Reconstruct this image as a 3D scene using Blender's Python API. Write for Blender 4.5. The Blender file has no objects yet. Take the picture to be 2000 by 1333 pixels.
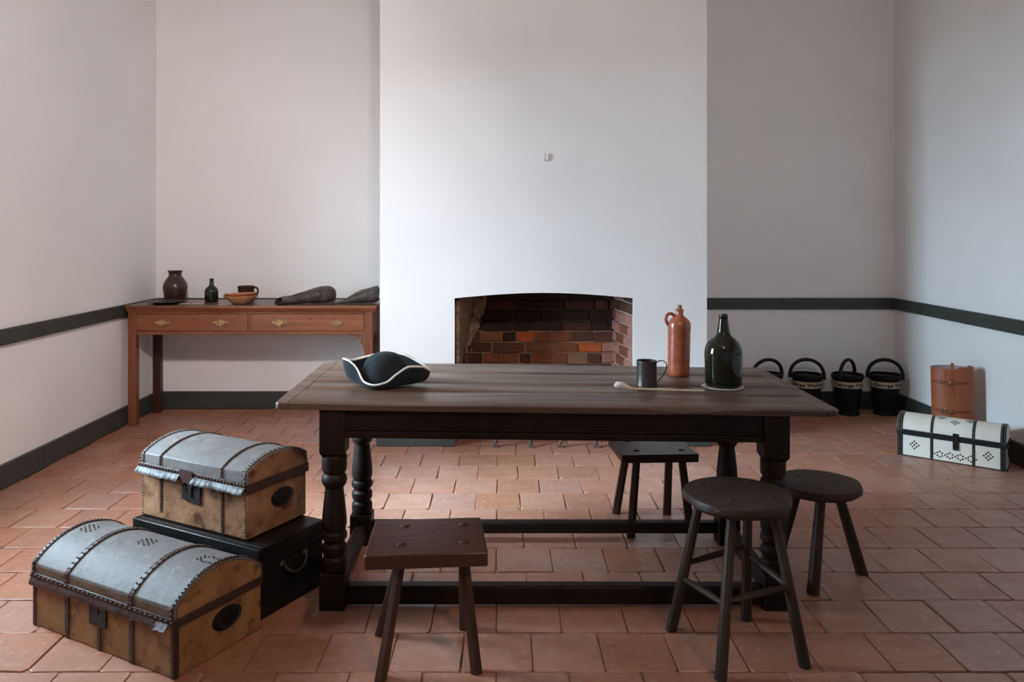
import bpy, bmesh, math, random
from mathutils import Vector, Matrix
R = math.radians
random.seed(7)
SC = bpy.context.scene
COL = SC.collection

# ------------------------------------------------------------------ camera
cam_d = bpy.data.cameras.new('camera'); cam = bpy.data.objects.new('camera', cam_d); COL.objects.link(cam)
cam.location = (0, 0, 1.37); cam.rotation_euler = (R(90), 0, 0)
cam_d.sensor_fit = 'HORIZONTAL'; cam_d.sensor_width = 36.0; cam_d.lens = 27.9
cam_d.shift_x = 0.0125; cam_d.shift_y = -0.10925
cam_d.clip_start = 0.05; cam_d.clip_end = 200
SC.camera = cam

# ------------------------------------------------------------------ world / daylight / exposure
world = bpy.data.worlds.new('overcast_sky'); SC.world = world; world.use_nodes = True
bg = world.node_tree.nodes['Background']
bg.inputs['Color'].default_value = (0.60, 0.80, 1.0, 1); bg.inputs['Strength'].default_value = 57.0
SC.view_settings.view_transform = 'Standard'; SC.view_settings.look = 'None'
SC.view_settings.exposure = 0.27; SC.view_settings.gamma = 1.0
SC.view_settings.use_curve_mapping = False
SC.cycles.max_bounces = 6; SC.cycles.diffuse_bounces = 4; SC.cycles.glossy_bounces = 3
SC.cycles.adaptive_threshold = 0.1; SC.cycles.adaptive_min_samples = 16
SC.cycles.sample_clamp_indirect = 8.0
XL, XR, YB, YF, ZC = -2.63, 3.03, 6.085, -1.3, 3.35
# window openings: (side, y0, y1, z0, z1); side -1 left wall, +1 right wall (near the camera, out of frame)
WINDOWS = [(-1, 2.70, 3.68, 0.80, 2.36)]
for k, (sd, y0, y1, z0, z1) in enumerate(WINDOWS):
    ld = bpy.data.lights.new('window_portal', 'AREA'); ld.shape = 'RECTANGLE'
    ld.size = z1 - z0; ld.size_y = y1 - y0; ld.cycles.is_portal = True
    lo = bpy.data.objects.new('window_portal', ld); COL.objects.link(lo)
    lo.location = (XL - 0.30 if sd < 0 else XR + 0.30, (y0 + y1) / 2, (z0 + z1) / 2); lo.rotation_euler = (0, R(-90 if sd < 0 else 90), 0)
sun_d = bpy.data.lights.new('hazy_sun', 'SUN'); sun_d.energy = 18.0; sun_d.angle = R(20); sun_d.color = (.58, .80, 1.0)
sun = bpy.data.objects.new('hazy_sun', sun_d); COL.objects.link(sun); sun.location = (-8, 1, 6)
sun.rotation_euler = Vector((-1, -.32, .53)).to_track_quat('Z', 'Y').to_euler()
# warm gallery spotlights on the ceiling behind the camera: (position, aim point, watts, cone degrees)
SPOTS = [((-.25, .30, 3.20), (-2.45, 4.5, 1.25), 370, 70, (1.0, .90, .89)), ((.30, .30, 3.20), (.45, 6.0, 2.9), 140, 90, (1.0, .88, .84)),
         ((1.7, -.30, 3.20), (-1.0, 2.5, .1), 130, 56, (1.0, .72, .46))]

# ------------------------------------------------------------------ materials
def srgb(h):
    h = h.lstrip('#'); v = [int(h[i:i + 2], 16) / 255 for i in (0, 2, 4)]
    return tuple(c / 12.92 if c <= .04045 else ((c + .055) / 1.055) ** 2.4 for c in v) + (1,)
def L(r, g, b): return (r, g, b, 1)
def pm(name, c1, c2=None, scale=6.0, rough=0.6, bump=0.0, bscale=None, metal=0.0, coat=0.0, stretch=(1, 1, 1), lo=0.35, hi=0.65,
       detail=4.0, c3=None, s3=20.0, t3=(0.55, 0.75), spec=0.5, sheen=0.0, rvar=0.0, trans=0.0, ior=1.45):
    m = bpy.data.materials.new(name); m.use_nodes = True
    nt = m.node_tree; N = nt.nodes; K = nt.links; p = N['Principled BSDF']
    p.inputs['Roughness'].default_value = rough; p.inputs['Metallic'].default_value = metal
    p.inputs['Coat Weight'].default_value = coat; p.inputs['Coat Roughness'].default_value = 0.3 if 'terra' in name else 0.12
    p.inputs['Specular IOR Level'].default_value = spec; p.inputs['Sheen Weight'].default_value = sheen
    p.inputs['Transmission Weight'].default_value = trans; p.inputs['IOR'].default_value = ior
    p.inputs['Base Color'].default_value = c1
    tc = N.new('ShaderNodeTexCoord'); mp = N.new('ShaderNodeMapping'); mp.inputs['Scale'].default_value = stretch
    K.new(tc.outputs['Object'], mp.inputs['Vector'])
    def noise(s, d=detail):
        n = N.new('ShaderNodeTexNoise'); n.inputs['Scale'].default_value = s; n.inputs['Detail'].default_value = d
        K.new(mp.outputs['Vector'], n.inputs['Vector']); return n
    def ramp(n, a, b):
        r = N.new('ShaderNodeMapRange'); r.inputs['From Min'].default_value = a; r.inputs['From Max'].default_value = b
        K.new(n.outputs['Fac'], r.inputs['Value']); return r
    out = None
    if c2 is not None:
        r = ramp(noise(scale), lo, hi); mx = N.new('ShaderNodeMix'); mx.data_type = 'RGBA'
        mx.inputs['A'].default_value = c1; mx.inputs['B'].default_value = c2
        K.new(r.outputs['Result'], mx.inputs['Factor']); out = mx.outputs['Result']
        if rvar:
            rr = N.new('ShaderNodeMapRange'); rr.inputs['To Min'].default_value = rough - rvar; rr.inputs['To Max'].default_value = rough + rvar
            K.new(r.outputs['Result'], rr.inputs['Value']); K.new(rr.outputs['Result'], p.inputs['Roughness'])
    if c3 is not None:
        r = ramp(noise(s3), *t3); mx = N.new('ShaderNodeMix'); mx.data_type = 'RGBA'
        if out is not None: K.new(out, mx.inputs['A'])
        else: mx.inputs['A'].default_value = c1
        mx.inputs['B'].default_value = c3; K.new(r.outputs['Result'], mx.inputs['Factor']); out = mx.outputs['Result']
    if out is not None: K.new(out, p.inputs['Base Color'])
    if bump:
        b = N.new('ShaderNodeBump'); b.inputs['Strength'].default_value = bump; b.inputs['Distance'].default_value = 0.01
        K.new(noise(bscale or scale * 4).outputs['Fac'], b.inputs['Height']); K.new(b.outputs['Normal'], p.inputs['Normal'])
    return m

M = {}
M['plaster'] = pm('plaster', L(.87, .845, .825), L(.84, .815, .795), 1.7, .9, 0, 9.0, detail=1.0)
M['ceiling'] = pm('ceiling_paint', L(.85, .83, .81), None, rough=.9)
M['trim'] = pm('trim_paint', L(.040, .046, .040), L(.052, .058, .050), 5, .45, .05, 30)
M['grout'] = pm('grout', L(.27, .145, .095), L(.36, .22, .155), 9, .95, .4, 60)
tilecols = [((.43, .190, .122), (.365, .150, .092)), ((.40, .168, .105), (.335, .135, .083)), ((.45, .212, .142), (.385, .172, .112)),
            ((.395, .170, .112), (.345, .145, .094)), ((.395, .196, .145), (.345, .164, .116)), ((.42, .172, .102), (.345, .135, .078))]
M['tiles'] = [pm('terracotta', L(*a), L(*b), 7 + i, .42, .16, 38, lo=.3, hi=.7, c3=L(.50, .31, .24), s3=26 + i, t3=(.55, .82), rvar=.08, spec=.7, coat=.25)
              for i, (a, b) in enumerate(tilecols)]
M['oak_dark'] = pm('dark_oak', L(.018, .0085, .0055), L(.008, .004, .0028), 5, .5, .18, 40, stretch=(1, 1, .25), lo=.3, hi=.7, c3=L(.030, .016, .011), s3=14, t3=(.6, .85), spec=.28)
M['oak_top'] = pm('worn_oak', L(0.1476, 0.0869, 0.0579), L(0.0693, 0.0392, 0.0261), 14, .40, .30, 55, stretch=(.10, 1.3, 1.3), lo=.3, hi=.7, c3=L(0.3165, 0.1956, 0.1267), s3=5, t3=(.58, .82), rvar=.08, spec=0.45)
M['stool_red'] = pm('stained_stool_wood', L(0.0450, 0.0150, 0.0090), L(0.0285, 0.0097, 0.0060), 6, .36, .12, 50, stretch=(.5, 2, 2), c3=L(0.0975, 0.0450, 0.0300), s3=38, t3=(.68, .8), spec=0.3)
M['stool_leg'] = pm('stool_leg_wood', L(0.0689, 0.0315, 0.0169), L(0.0358, 0.0158, 0.0097), 8, .5, .2, 50, stretch=(2, 2, .3), c3=L(0.1654, 0.0919, 0.0544), s3=45, t3=(.66, .8), spec=0.3)
M['stool_grey'] = pm('weathered_stool_wood', L(0.0469, 0.0289, 0.0193), L(0.0261, 0.0158, 0.0108), 8, .48, .25, 60, stretch=(.5, 2, 2), c3=L(0.1792, 0.1313, 0.0966), s3=30, t3=(.66, .82), spec=0.3)
M['stool_grey_leg'] = pm('weathered_leg_wood', L(0.0496, 0.0303, 0.0193), L(0.0276, 0.0158, 0.0097), 8, .5, .2, 50, stretch=(2, 2, .3), c3=L(0.1516, 0.0983, 0.0604), s3=50, t3=(.66, .8), spec=0.3)
M['stool_brown'] = pm('brown_stool_wood', L(0.0535, 0.0230, 0.0121), L(0.0297, 0.0135, 0.0086), 7, .5, .2, 50, stretch=(.5, 2, 2), spec=0.3)
M['mahogany'] = pm('mahogany', L(.285, .092, .040), L(.155, .046, .022), 6, .38, .06, 40, stretch=(.25, 3.5, 3.5), lo=.25, hi=.75, c3=L(.36, .13, .055), s3=4, t3=(.55, .8))
M['mahogany_v'] = pm('mahogany_upright', L(.23, .072, .032), L(.17, .048, .022), 5, .4, .06, 40, stretch=(3, 3, .3))
M['mahogany_top'] = pm('mahogany_table_top', L(0.1496, 0.0800, 0.0547), L(0.1056, 0.0544, 0.0395), 5, .30, .04, 40, stretch=(.3, 3, 3))
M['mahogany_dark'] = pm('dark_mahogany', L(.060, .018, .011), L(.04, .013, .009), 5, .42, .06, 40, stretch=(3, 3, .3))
M['brass'] = pm('aged_brass', L(.62, .43, .20), L(.42, .28, .12), 30, .32, .1, 90, metal=.9)
M['brass_bright'] = pm('polished_brass', L(.85, .60, .25), None, rough=.2, metal=1.0)
M['hide'] = pm('tan_hide', L(.31, .165, .070), L(.20, .095, .040), 13, .6, .3, 45, lo=.3, hi=.7, c3=L(.085, .040, .022), s3=20, t3=(.54, .72), spec=.3)
M['hide_b'] = pm('worn_tan_hide', L(.31, .17, .088), L(.18, .082, .040), 12, .6, .35, 45, lo=.3, hi=.7, c3=L(.085, .030, .016), s3=18, t3=(.53, .70), spec=.3)
M['hide_lid'] = pm('grey_brown_hide', L(.165, .150, .143), L(.120, .107, .100), 11, .58, .25, 40, lo=.3, hi=.7, c3=L(.205, .188, .178), s3=22, t3=(.52, .75), spec=.35)
M['hide_rim'] = pm('brown_hide', L(.17, .105, .070), L(.12, .072, .048), 14, .6, .3, 45, spec=.3)
M['leather_strip'] = pm('dark_leather_strip', L(.050, .021, .015), L(.03, .013, .01), 20, .5, .3, 70)
M['flap'] = pm('ragged_leather', L(0.0675, 0.0333, 0.0297), L(0.0450, 0.0216, 0.0180), 20, .5, .3, 60, spec=0.25)
M['flap_b'] = pm('pale_leather_flap', L(0.0930, 0.0837, 0.0806), L(0.0744, 0.0651, 0.0620), 20, .4, .2, 60, spec=0.25)
M['stud'] = pm('iron_stud', L(.060, .042, .034), None, rough=.35, metal=.6)
M['stud_bright'] = pm('steel_stud', L(.45, .40, .36), None, rough=.3, metal=.9)
M['iron'] = pm('wrought_iron', L(.020, .018, .017), L(.035, .03, .026), 30, .5, .3, 80, metal=.5)
M['black_box'] = pm('black_leather_box', L(0.0045, 0.0042, 0.0042), L(0.0072, 0.0066, 0.0060), 12, .38, .15, 60, spec=0.3)
M['white_hide'] = pm('white_hide', L(.72, .66, .58), L(.66, .58, .48), 5, .6, .1, 40, lo=.35, hi=.75)
M['black_leather'] = pm('black_leather', L(0.0070, 0.0070, 0.0077), L(0.0112, 0.0105, 0.0105), 15, .42, .2, 60, spec=0.3)
M['bucket'] = pm('black_bucket_leather', L(0.0045, 0.0040, 0.0040), L(0.0075, 0.0065, 0.0060), 12, .5, .15, 40, spec=0.2)
M['bucket_red'] = pm('bucket_inner_leather', L(.022, .011, .009), None, rough=.5)
M['label'] = pm('cream_label', L(.52, .43, .33), L(.44, .35, .27), 14, .7)
M['ink'] = pm('dark_ink', L(.020, .012, .009), None, rough=.7)
M['satchel'] = pm('tan_satchel_leather', L(.34, .094, .038), L(.28, .074, .029), 6, .45, .12, 60)
M['satchel_strap'] = pm('satchel_strap_leather', L(.17, .040, .016), None, rough=.45)
M['satchel_in'] = pm('satchel_lining', L(.40, .30, .30), None, rough=.7)
M['clay_red'] = pm('salt_glazed_clay', L(.40, .105, .045), L(.30, .07, .032), 9, .26, .1, 30, coat=.35, stretch=(1, 1, 3))
M['cork'] = pm('cork', L(.40, .19, .10), L(.28, .12, .06), 60, .8)
M['bottle'] = pm('dark_bottle_glass', L(.012, .0105, .0045), None, rough=.05, spec=.5)
M['bottle_small'] = pm('black_bottle_glass', L(.010, .012, .007), None, rough=.08, spec=.6)
M['white_felt'] = pm('white_felt', L(.62, .60, .58), None, rough=.9)
M['pewter'] = pm('dull_pewter', L(.085, .070, .062), L(.055, .045, .040), 16, .38, .06, 60, metal=.55)
M['pewter_in'] = pm('pewter_inside', L(.035, .03, .028), None, rough=.5, metal=.4)
M['pipe'] = pm('white_clay', L(.78, .73, .66), None, rough=.45)
M['pipe_stem'] = pm('clay_stem', L(.68, .56, .40), None, rough=.5)
M['felt'] = pm('navy_black_felt', L(.0085, .0105, .0135), L(.013, .016, .020), 30, .85, .2, 200, sheen=.06, spec=.25)
M['ribbon'] = pm('white_ribbon', L(.74, .70, .64), None, rough=.6, bump=.2, bscale=250)
M['jar'] = pm('brown_stoneware', L(.055, .024, .017), L(.040, .017, .012), 5, .32, .08, 20, coat=.2)
M['mug'] = pm('brown_glazed_mug', L(.038, .016, .011), None, rough=.25, coat=.3)
M['bowl'] = pm('ochre_slipware', L(.60, .29, .135), L(.52, .23, .10), 9, .5, .1, 40)
M['bowl_red'] = pm('red_slipware', L(.50, .20, .09), L(.42, .15, .07), 9, .5, .1, 40)
M['plate'] = pm('dark_pewter_plate', L(.055, .055, .050), None, rough=.4, metal=.3)
M['sack'] = pm('grey_leather', L(.085, .060, .047), L(.035, .025, .020), 22, .5, .9, 22, lo=.35, hi=.7, c3=L(.17, .15, .13), s3=12, t3=(.62, .8))
M['sack_b'] = pm('grey_green_leather', L(.095, .083, .068), L(.038, .032, .026), 22, .5, .9, 22, lo=.35, hi=.7)
M['sack_in'] = pm('dark_leather_inside', L(.008, .007, .006), None, rough=.8)
M['soot'] = pm('sooty_mortar', L(.085, .045, .028), L(.04, .02, .013), 4, .95, .5, 30)
M['mortar'] = pm('brown_mortar', L(.34, .19, .105), L(.22, .115, .062), 6, .95, .5, 40)
M['mortar_pale'] = pm('pale_mortar', L(.60, .46, .40), L(.48, .33, .27), 8, .95, .5, 40)
M['lump'] = pm('crumbling_mortar', L(.33, .215, .135), L(.20, .125, .08), 16, .95, .8, 30)
BR = {'red': ((.24, .075, .033), (.17, .05, .024)), 'dark': ((.085, .026, .015), (.05, .017, .011)), 'orange': ((.52, .11, .022), (.40, .085, .022)),
      'tan': ((.22, .095, .045), (.15, .06, .03)), 'soot': ((.038, .018, .012), (.022, .012, .009)), 'brown': ((.12, .048, .027), (.075, .03, .019)),
      'pink': ((.42, .20, .155), (.30, .13, .10)), 'grey': ((.27, .19, .17), (.19, .13, .115))}
for k, (a, b) in BR.items():
    M['brick_' + k] = pm('brick_' + k, L(*a), L(*b), 14, .9, .6, 45, lo=.3, hi=.7)
M['glass'] = None
g = bpy.data.materials.new('window_glass'); g.use_nodes = True; nt = g.node_tree
for n in list(nt.nodes): nt.nodes.remove(n)
o_ = nt.nodes.new('ShaderNodeOutputMaterial'); mx = nt.nodes.new('ShaderNodeMixShader'); tr = nt.nodes.new('ShaderNodeBsdfTransparent'); gl = nt.nodes.new('ShaderNodeBsdfGlossy')
gl.inputs['Roughness'].default_value = .02; mx.inputs[0].default_value = .06; tr.inputs['Color'].default_value = (.95, .97, .96, 1)
nt.links.new(tr.outputs[0], mx.inputs[1]); nt.links.new(gl.outputs[0], mx.inputs[2]); nt.links.new(mx.outputs[0], o_.inputs[0]); M['glass'] = g
M['grass'] = pm('outdoor_ground', L(.20, .155, .125), L(.16, .125, .10), 1.0, .95, detail=1.0)
M['white_paint'] = pm('white_paint', L(.78, .77, .75), None, rough=.5)
M['andiron'] = pm('dusty_iron', L(.17, .12, .10), L(.10, .07, .058), 30, .8, .3, 80, metal=.3)

# ------------------------------------------------------------------ mesh helpers
class MB:
    def __init__(s): s.v = []; s.f = []
    def add(s, vs, fs):
        o = len(s.v); s.v += [tuple(p) for p in vs]; s.f += [tuple(i + o for i in f) for f in fs]; return s
    def box(s, x0, x1, y0, y1, z0, z1):
        return s.add([(x0, y0, z0), (x1, y0, z0), (x1, y1, z0), (x0, y1, z0), (x0, y0, z1), (x1, y0, z1), (x1, y1, z1), (x0, y1, z1)],
                     [(0, 3, 2, 1), (4, 5, 6, 7), (0, 1, 5, 4), (1, 2, 6, 5), (2, 3, 7, 6), (3, 0, 4, 7)])
    def hexa(s, p):   # eight corner points, bottom four then top four
        return s.add(p, [(0, 3, 2, 1), (4, 5, 6, 7), (0, 1, 5, 4), (1, 2, 6, 5), (2, 3, 7, 6), (3, 0, 4, 7)])
    def prism(s, poly, fn):   # poly: 2D outline ccw; fn(a,b,t) -> point, t in 0/1
        n = len(poly); vs = [fn(a, b, 0) for a, b in poly] + [fn(a, b, 1) for a, b in poly]
        fs = [tuple(range(n - 1, -1, -1)), tuple(range(n, 2 * n))] + [(i, (i + 1) % n, n + (i + 1) % n, n + i) for i in range(n)]
        return s.add(vs, fs)
    def lathe(s, prof, seg=32, c=(0, 0, 0), sx=1, sy=1, cap=True):
        vs = []; fs = []; n = len(prof)
        for r, z in prof:
            for k in range(seg):
                a = 2 * math.pi * k / seg
                vs.append((c[0] + sx * r * math.cos(a), c[1] + sy * r * math.sin(a), c[2] + z))
        for i in range(n - 1):
            for k in range(seg):
                k2 = (k + 1) % seg
                fs.append((i * seg + k, i * seg + k2, (i + 1) * seg + k2, (i + 1) * seg + k))
        if cap:
            if prof[0][0] > 1e-6: fs.append(tuple(range(seg - 1, -1, -1)))
            if prof[-1][0] > 1e-6: fs.append(tuple((n - 1) * seg + k for k in range(seg)))
        return s.add(vs, fs)
    def tube(s, path, rad, seg=10, closed=False, flat=None):
        P = [Vector(p) for p in path]; n = len(P)
        rads = rad if isinstance(rad, (list, tuple)) else [rad] * n
        vs = []; fs = []; up = None
        for i in range(n):
            a = P[(i - 1) % n] if (closed or i > 0) else P[i]; b = P[(i + 1) % n] if (closed or i < n - 1) else P[i]
            t = (b - a).normalized()
            if up is None: up = t.orthogonal().normalized() if flat is None else Vector(flat)
            up = (up - t * up.dot(t)).normalized(); q = t.cross(up)
            r = rads[i]; ru, rq = r if isinstance(r, (list, tuple)) else (r, r)
            for k in range(seg):
                an = 2 * math.pi * k / seg
                vs.append(P[i] + up * (ru * math.cos(an)) + q * (rq * math.sin(an)))
        m = n if closed else n - 1
        for i in range(m):
            for k in range(seg):
                k2 = (k + 1) % seg; j = (i + 1) % n
                fs.append((i * seg + k, i * seg + k2, j * seg + k2, j * seg + k))
        if not closed:
            fs.append(tuple(range(seg - 1, -1, -1))); fs.append(tuple((n - 1) * seg + k for k in range(seg)))
        return s.add(vs, fs)
    def loft(s, rings, cap0=True, cap1=True):
        n = len(rings[0]); vs = [p for r in rings for p in r]; fs = []
        for i in range(len(rings) - 1):
            for k in range(n):
                k2 = (k + 1) % n
                fs.append((i * n + k, i * n + k2, (i + 1) * n + k2, (i + 1) * n + k))
        if cap0: fs.append(tuple(range(n - 1, -1, -1)))
        if cap1: fs.append(tuple((len(rings) - 1) * n + k for k in range(n)))
        return s.add(vs, fs)
    def stud(s, p, nrm, r=.004, h=.6):
        p = Vector(p); nn = Vector(nrm).normalized(); u = nn.orthogonal().normalized(); w = nn.cross(u)
        vs = []
        for rr, hh in ((1, -.15), (.85, .4 * h), (.45, .85 * h)):
            for k in range(6):
                a = k * math.pi / 3; vs.append(p + u * (r * rr * math.cos(a)) + w * (r * rr * math.sin(a)) + nn * (r * hh))
        vs.append(p + nn * r * h * 1.1)
        fs = [(i * 6 + k, i * 6 + (k + 1) % 6, (i + 1) * 6 + (k + 1) % 6, (i + 1) * 6 + k) for i in range(2) for k in range(6)]
        fs += [(12 + k, 12 + (k + 1) % 6, 18) for k in range(6)]
        return s.add(vs, fs)
    def sheet(s, grid, th, nfn=None):
        """a bent sheet with thickness; grid[i][j] points, thickness along surface normals"""
        ni = len(grid); nj = len(grid[0]); G = [[Vector(p) for p in row] for row in grid]; top = []; bot = []
        for i in range(ni):
            for j in range(nj):
                a = G[min(i + 1, ni - 1)][j] - G[max(i - 1, 0)][j]; b = G[i][min(j + 1, nj - 1)] - G[i][max(j - 1, 0)]
                nn = a.cross(b); nn = nn.normalized() if nn.length > 1e-12 else Vector((0, 0, 1))
                top.append(G[i][j] + nn * th / 2); bot.append(G[i][j] - nn * th / 2)
        N = ni * nj; ix = lambda i, j: i * nj + j; fs = []
        for i in range(ni - 1):
            for j in range(nj - 1):
                fs.append((ix(i, j), ix(i + 1, j), ix(i + 1, j + 1), ix(i, j + 1)))
                fs.append((N + ix(i, j), N + ix(i, j + 1), N + ix(i + 1, j + 1), N + ix(i + 1, j)))
        for i in range(ni - 1):
            fs.append((ix(i, 0), N + ix(i, 0), N + ix(i + 1, 0), ix(i + 1, 0)))
            fs.append((ix(i, nj - 1), ix(i + 1, nj - 1), N + ix(i + 1, nj - 1), N + ix(i, nj - 1)))
        for j in range(nj - 1):
            fs.append((ix(0, j), ix(0, j + 1), N + ix(0, j + 1), N + ix(0, j)))
            fs.append((ix(ni - 1, j), N + ix(ni - 1, j), N + ix(ni - 1, j + 1), ix(ni - 1, j + 1)))
        return s.add(top + bot, fs)
    def mesh(s, name, angle=40):
        me = bpy.data.meshes.new(name); me.from_pydata(s.v, [], s.f)
        bm = bmesh.new(); bm.from_mesh(me); bmesh.ops.recalc_face_normals(bm, faces=bm.faces); bm.to_mesh(me); bm.free()
        if angle:
            me.polygons.foreach_set('use_smooth', [True] * len(me.polygons)); me.set_sharp_from_angle(angle=R(angle))
        me.update(); return me
    def build(s, name, mat, parent=None, bevel=0, angle=40, loc=None, kind=None, label=None, fn=None, seg=2):
        if fn: s.v = [fn(*p) for p in s.v]
        me = s.mesh(name, angle); me.materials.append(mat)
        o = bpy.data.objects.new(name, me); COL.objects.link(o)
        if loc: o.location = loc
        if parent: o.parent = parent
        if bevel:
            b = o.modifiers.new('bevel', 'BEVEL'); b.width = bevel; b.segments = seg; b.limit_method = 'ANGLE'; b.angle_limit = R(35)
        if kind: o['kind'] = kind
        if label: o['label'] = label
        return o

def thing(name, label, cat, loc=(0, 0, 0), rz=0, group=None, rot=None):
    o = bpy.data.objects.new(name, None); COL.objects.link(o); o.location = loc; o.empty_display_size = .1
    o.rotation_euler = rot if rot else (0, 0, rz)
    o['label'] = label; o['category'] = cat
    if group: o['group'] = group
    return o
def tag(o, label, cat, group=None):
    o['label'] = label; o['category'] = cat
    if group: o['group'] = group
    return o
def struct(o): o['kind'] = 'structure'; return o
def bez(p0, p1, p2, p3, n):
    P = [Vector(p) for p in (p0, p1, p2, p3)]; out = []
    for i in range(n + 1):
        t = i / n; out.append(P[0] * (1 - t) ** 3 + P[1] * 3 * t * (1 - t) ** 2 + P[2] * 3 * t * t * (1 - t) + P[3] * t ** 3)
    return out
def catmull(pts, n=6, closed=False):
    P = [Vector(p) for p in pts]; out = []; m = len(P)
    rng = range(m) if closed else range(m - 1)
    for i in rng:
        if closed: a, b, c, d = P[i - 1], P[i], P[(i + 1) % m], P[(i + 2) % m]
        else: a, b, c, d = P[max(i - 1, 0)], P[i], P[i + 1], P[min(i + 2, m - 1)]
        for k in range(n):
            t = k / n
            out.append(.5 * (2 * b + (c - a) * t + (2 * a - 5 * b + 4 * c - d) * t * t + (3 * b - a - 3 * c + d) * t ** 3))
    if not closed: out.append(P[-1])
    return out

# ================================================================== ROOM
T = .36
# side walls with window openings
def side_wall(name, sd):
    xa, xb = (XL - T, XL) if sd < 0 else (XR, XR + T); mb = MB(); cur = YF
    for (q, y0, y1, z0, z1) in sorted(WINDOWS):
        if q != sd: continue
        mb.box(xa, xb, cur, y0, -.15, ZC).box(xa, xb, y0, y1, -.15, z0).box(xa, xb, y0, y1, z1, ZC); cur = y1
    mb.box(xa, xb, cur, YB + T, -.15, ZC)
    return struct(mb.build(name, M['plaster'], angle=0))
side_wall('wall_left', -1); side_wall('wall_right', 1)
struct(MB().box(XL, XR, YB, YB + T, -.15, ZC).build('wall_back', M['plaster'], angle=0))
struct(MB().box(XL - T, XR + T, YF - T, YF, -.15, ZC).build('wall_front', M['plaster'], angle=0))
struct(MB().box(XL - T, XR + T, YF - T, YB + T, ZC, ZC + .2).build('ceiling', M['ceiling'], angle=0))
struct(MB().box(-40, 40, -40, 40, -.6, -.3).build('ground_outside', M['grass'], angle=0))
# windows: frame, muntins, panes, sill
for k, (sd, y0, y1, z0, z1) in enumerate(WINDOWS):
    w = bpy.data.objects.new('window_%d' % (k + 1), None); COL.objects.link(w); w['kind'] = 'structure'
    w.location = (XL - .22 if sd < 0 else XR + .22, (y0 + y1) / 2, z0); w.rotation_euler = (0, 0, 0 if sd < 0 else math.pi)
    a = (y1 - y0) / 2; h = z1 - z0
    m1 = MB(); m1.box(-.04, .04, -a, -a + .06, 0, h).box(-.04, .04, a - .06, a, 0, h).box(-.04, .04, -a + .06, a - .06, 0, .06).box(-.04, .04, -a + .06, a - .06, h - .06, h)
    m1.build('window_frame', M['white_paint'], w, angle=0)
    nx, nz = 3, 4
    pw = (2 * a - .12) / nx; ph = (h - .12) / nz
    for i in range(1, nx):
        y = -a + .06 + i * pw; MB().box(-.015, .015, y - .011, y + .011, .06, h - .06).build('muntin', M['white_paint'], w, angle=0)
    for j in range(1, nz):
        z = .06 + j * ph
        for i in range(nx):
            ya = -a + .06 + i * pw + (.011 if i else 0); yb = -a + .06 + (i + 1) * pw - (.011 if i < nx - 1 else 0)
            MB().box(-.015, .015, ya, yb, z - .011, z + .011).build('muntin', M['white_paint'], w, angle=0)
    for i in range(nx):
        for j in range(nz):
            ya = -a + .06 + i * pw + .012; za = .06 + j * ph + .012
            MB().box(-.002, .002, ya, ya + pw - .024, za, za + ph - .024).build('pane', M['glass'], w, angle=0)
    MB().box(.05, .27, -a - .03, a + .03, -.035, 0).build('window_sill', M['white_paint'], w, bevel=.006)

# chimney breast
CX0, CX1, CY = -.7546, 1.314, 5.02
OX0, OX1, OZ, OCR = -.282, .8486, .933, .967
poly = [(CX0, 0), (OX0, 0), (OX0, OZ)]
for i in range(1, 12):
    t = i / 12; poly.append((OX0 + (OX1 - OX0) * t, OZ + (OCR - OZ) * math.sin(math.pi * t)))
poly += [(OX1, OZ), (OX1, 0), (CX1, 0), (CX1, ZC), (CX0, ZC)]
mb = MB().prism(poly, lambda a, b, t: (a, CY + .03 * t, b))
mb.box(CX0, CX0 + .10, CY + .03, YB, 0, ZC).box(CX1 - .10, CX1, CY + .03, YB, 0, ZC)
chim = struct(mb.build('wall_chimney', M['plaster'], angle=0))
# firebox: mortar beds behind the bricks
BY = 5.53; BXL, BXR = -.225, .790
MB().box(BXL - .16, BXR + .16, BY + .009, BY + .14, -.02, .662).build('mortar_bed', M['mortar'], chim, angle=0)
MB().box(BXL - .16, BXR + .16, BY + .011, BY + .14, .662, 1.5).build('mortar_bed', M['soot'], chim, angle=0)
def jamb_pt(side, t, off, z):      # side 0 left 1 right; t along splay, off = outward from the firebox
    a = Vector((OX0, CY + .031)) if side == 0 else Vector((OX1, CY + .031)); b = Vector((BXL, BY + .02)) if side == 0 else Vector((BXR, BY + .02))
    p = a.lerp(b, t); d = (b - a).normalized(); n = Vector((-d.y, d.x)) if side == 0 else Vector((d.y, -d.x))
    q = p + n * off; return (q.x, q.y, z)
for sd in (0, 1):
    pts = [jamb_pt(sd, t, o, z) for z in (-.02, 1.5) for (t, o) in ((0, .010), (1, .010), (1, .12), (0, .12))]
    MB().hexa(pts).build('mortar_bed', M['mortar'] if sd == 0 else M['mortar_pale'], chim, angle=0)
# lintel behind the arch and smoke chamber
mb = MB()
for i in range(12):
    ta, tb = i / 12, (i + 1) / 12
    xa, xb = OX0 + (OX1 - OX0) * ta, OX0 + (OX1 - OX0) * tb
    za, zb = OZ + (OCR - OZ) * math.sin(math.pi * ta) + .002, OZ + (OCR - OZ) * math.sin(math.pi * tb) + .002
    mb.hexa([(xa, CY + .031, za), (xb, CY + .031, zb), (xb, CY + .15, zb + .01), (xa, CY + .15, za + .01), (xa, CY + .031, 1.5), (xb, CY + .031, 1.5), (xb, CY + .15, 1.5), (xa, CY + .15, 1.5)])
mb.build('lintel', M['soot'], chim, angle=0)
MB().box(-.6, 1.15, CY + .031, BY + .2, 1.5, 1.55).build('smoke_shelf', M['soot'], chim, angle=0)
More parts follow.
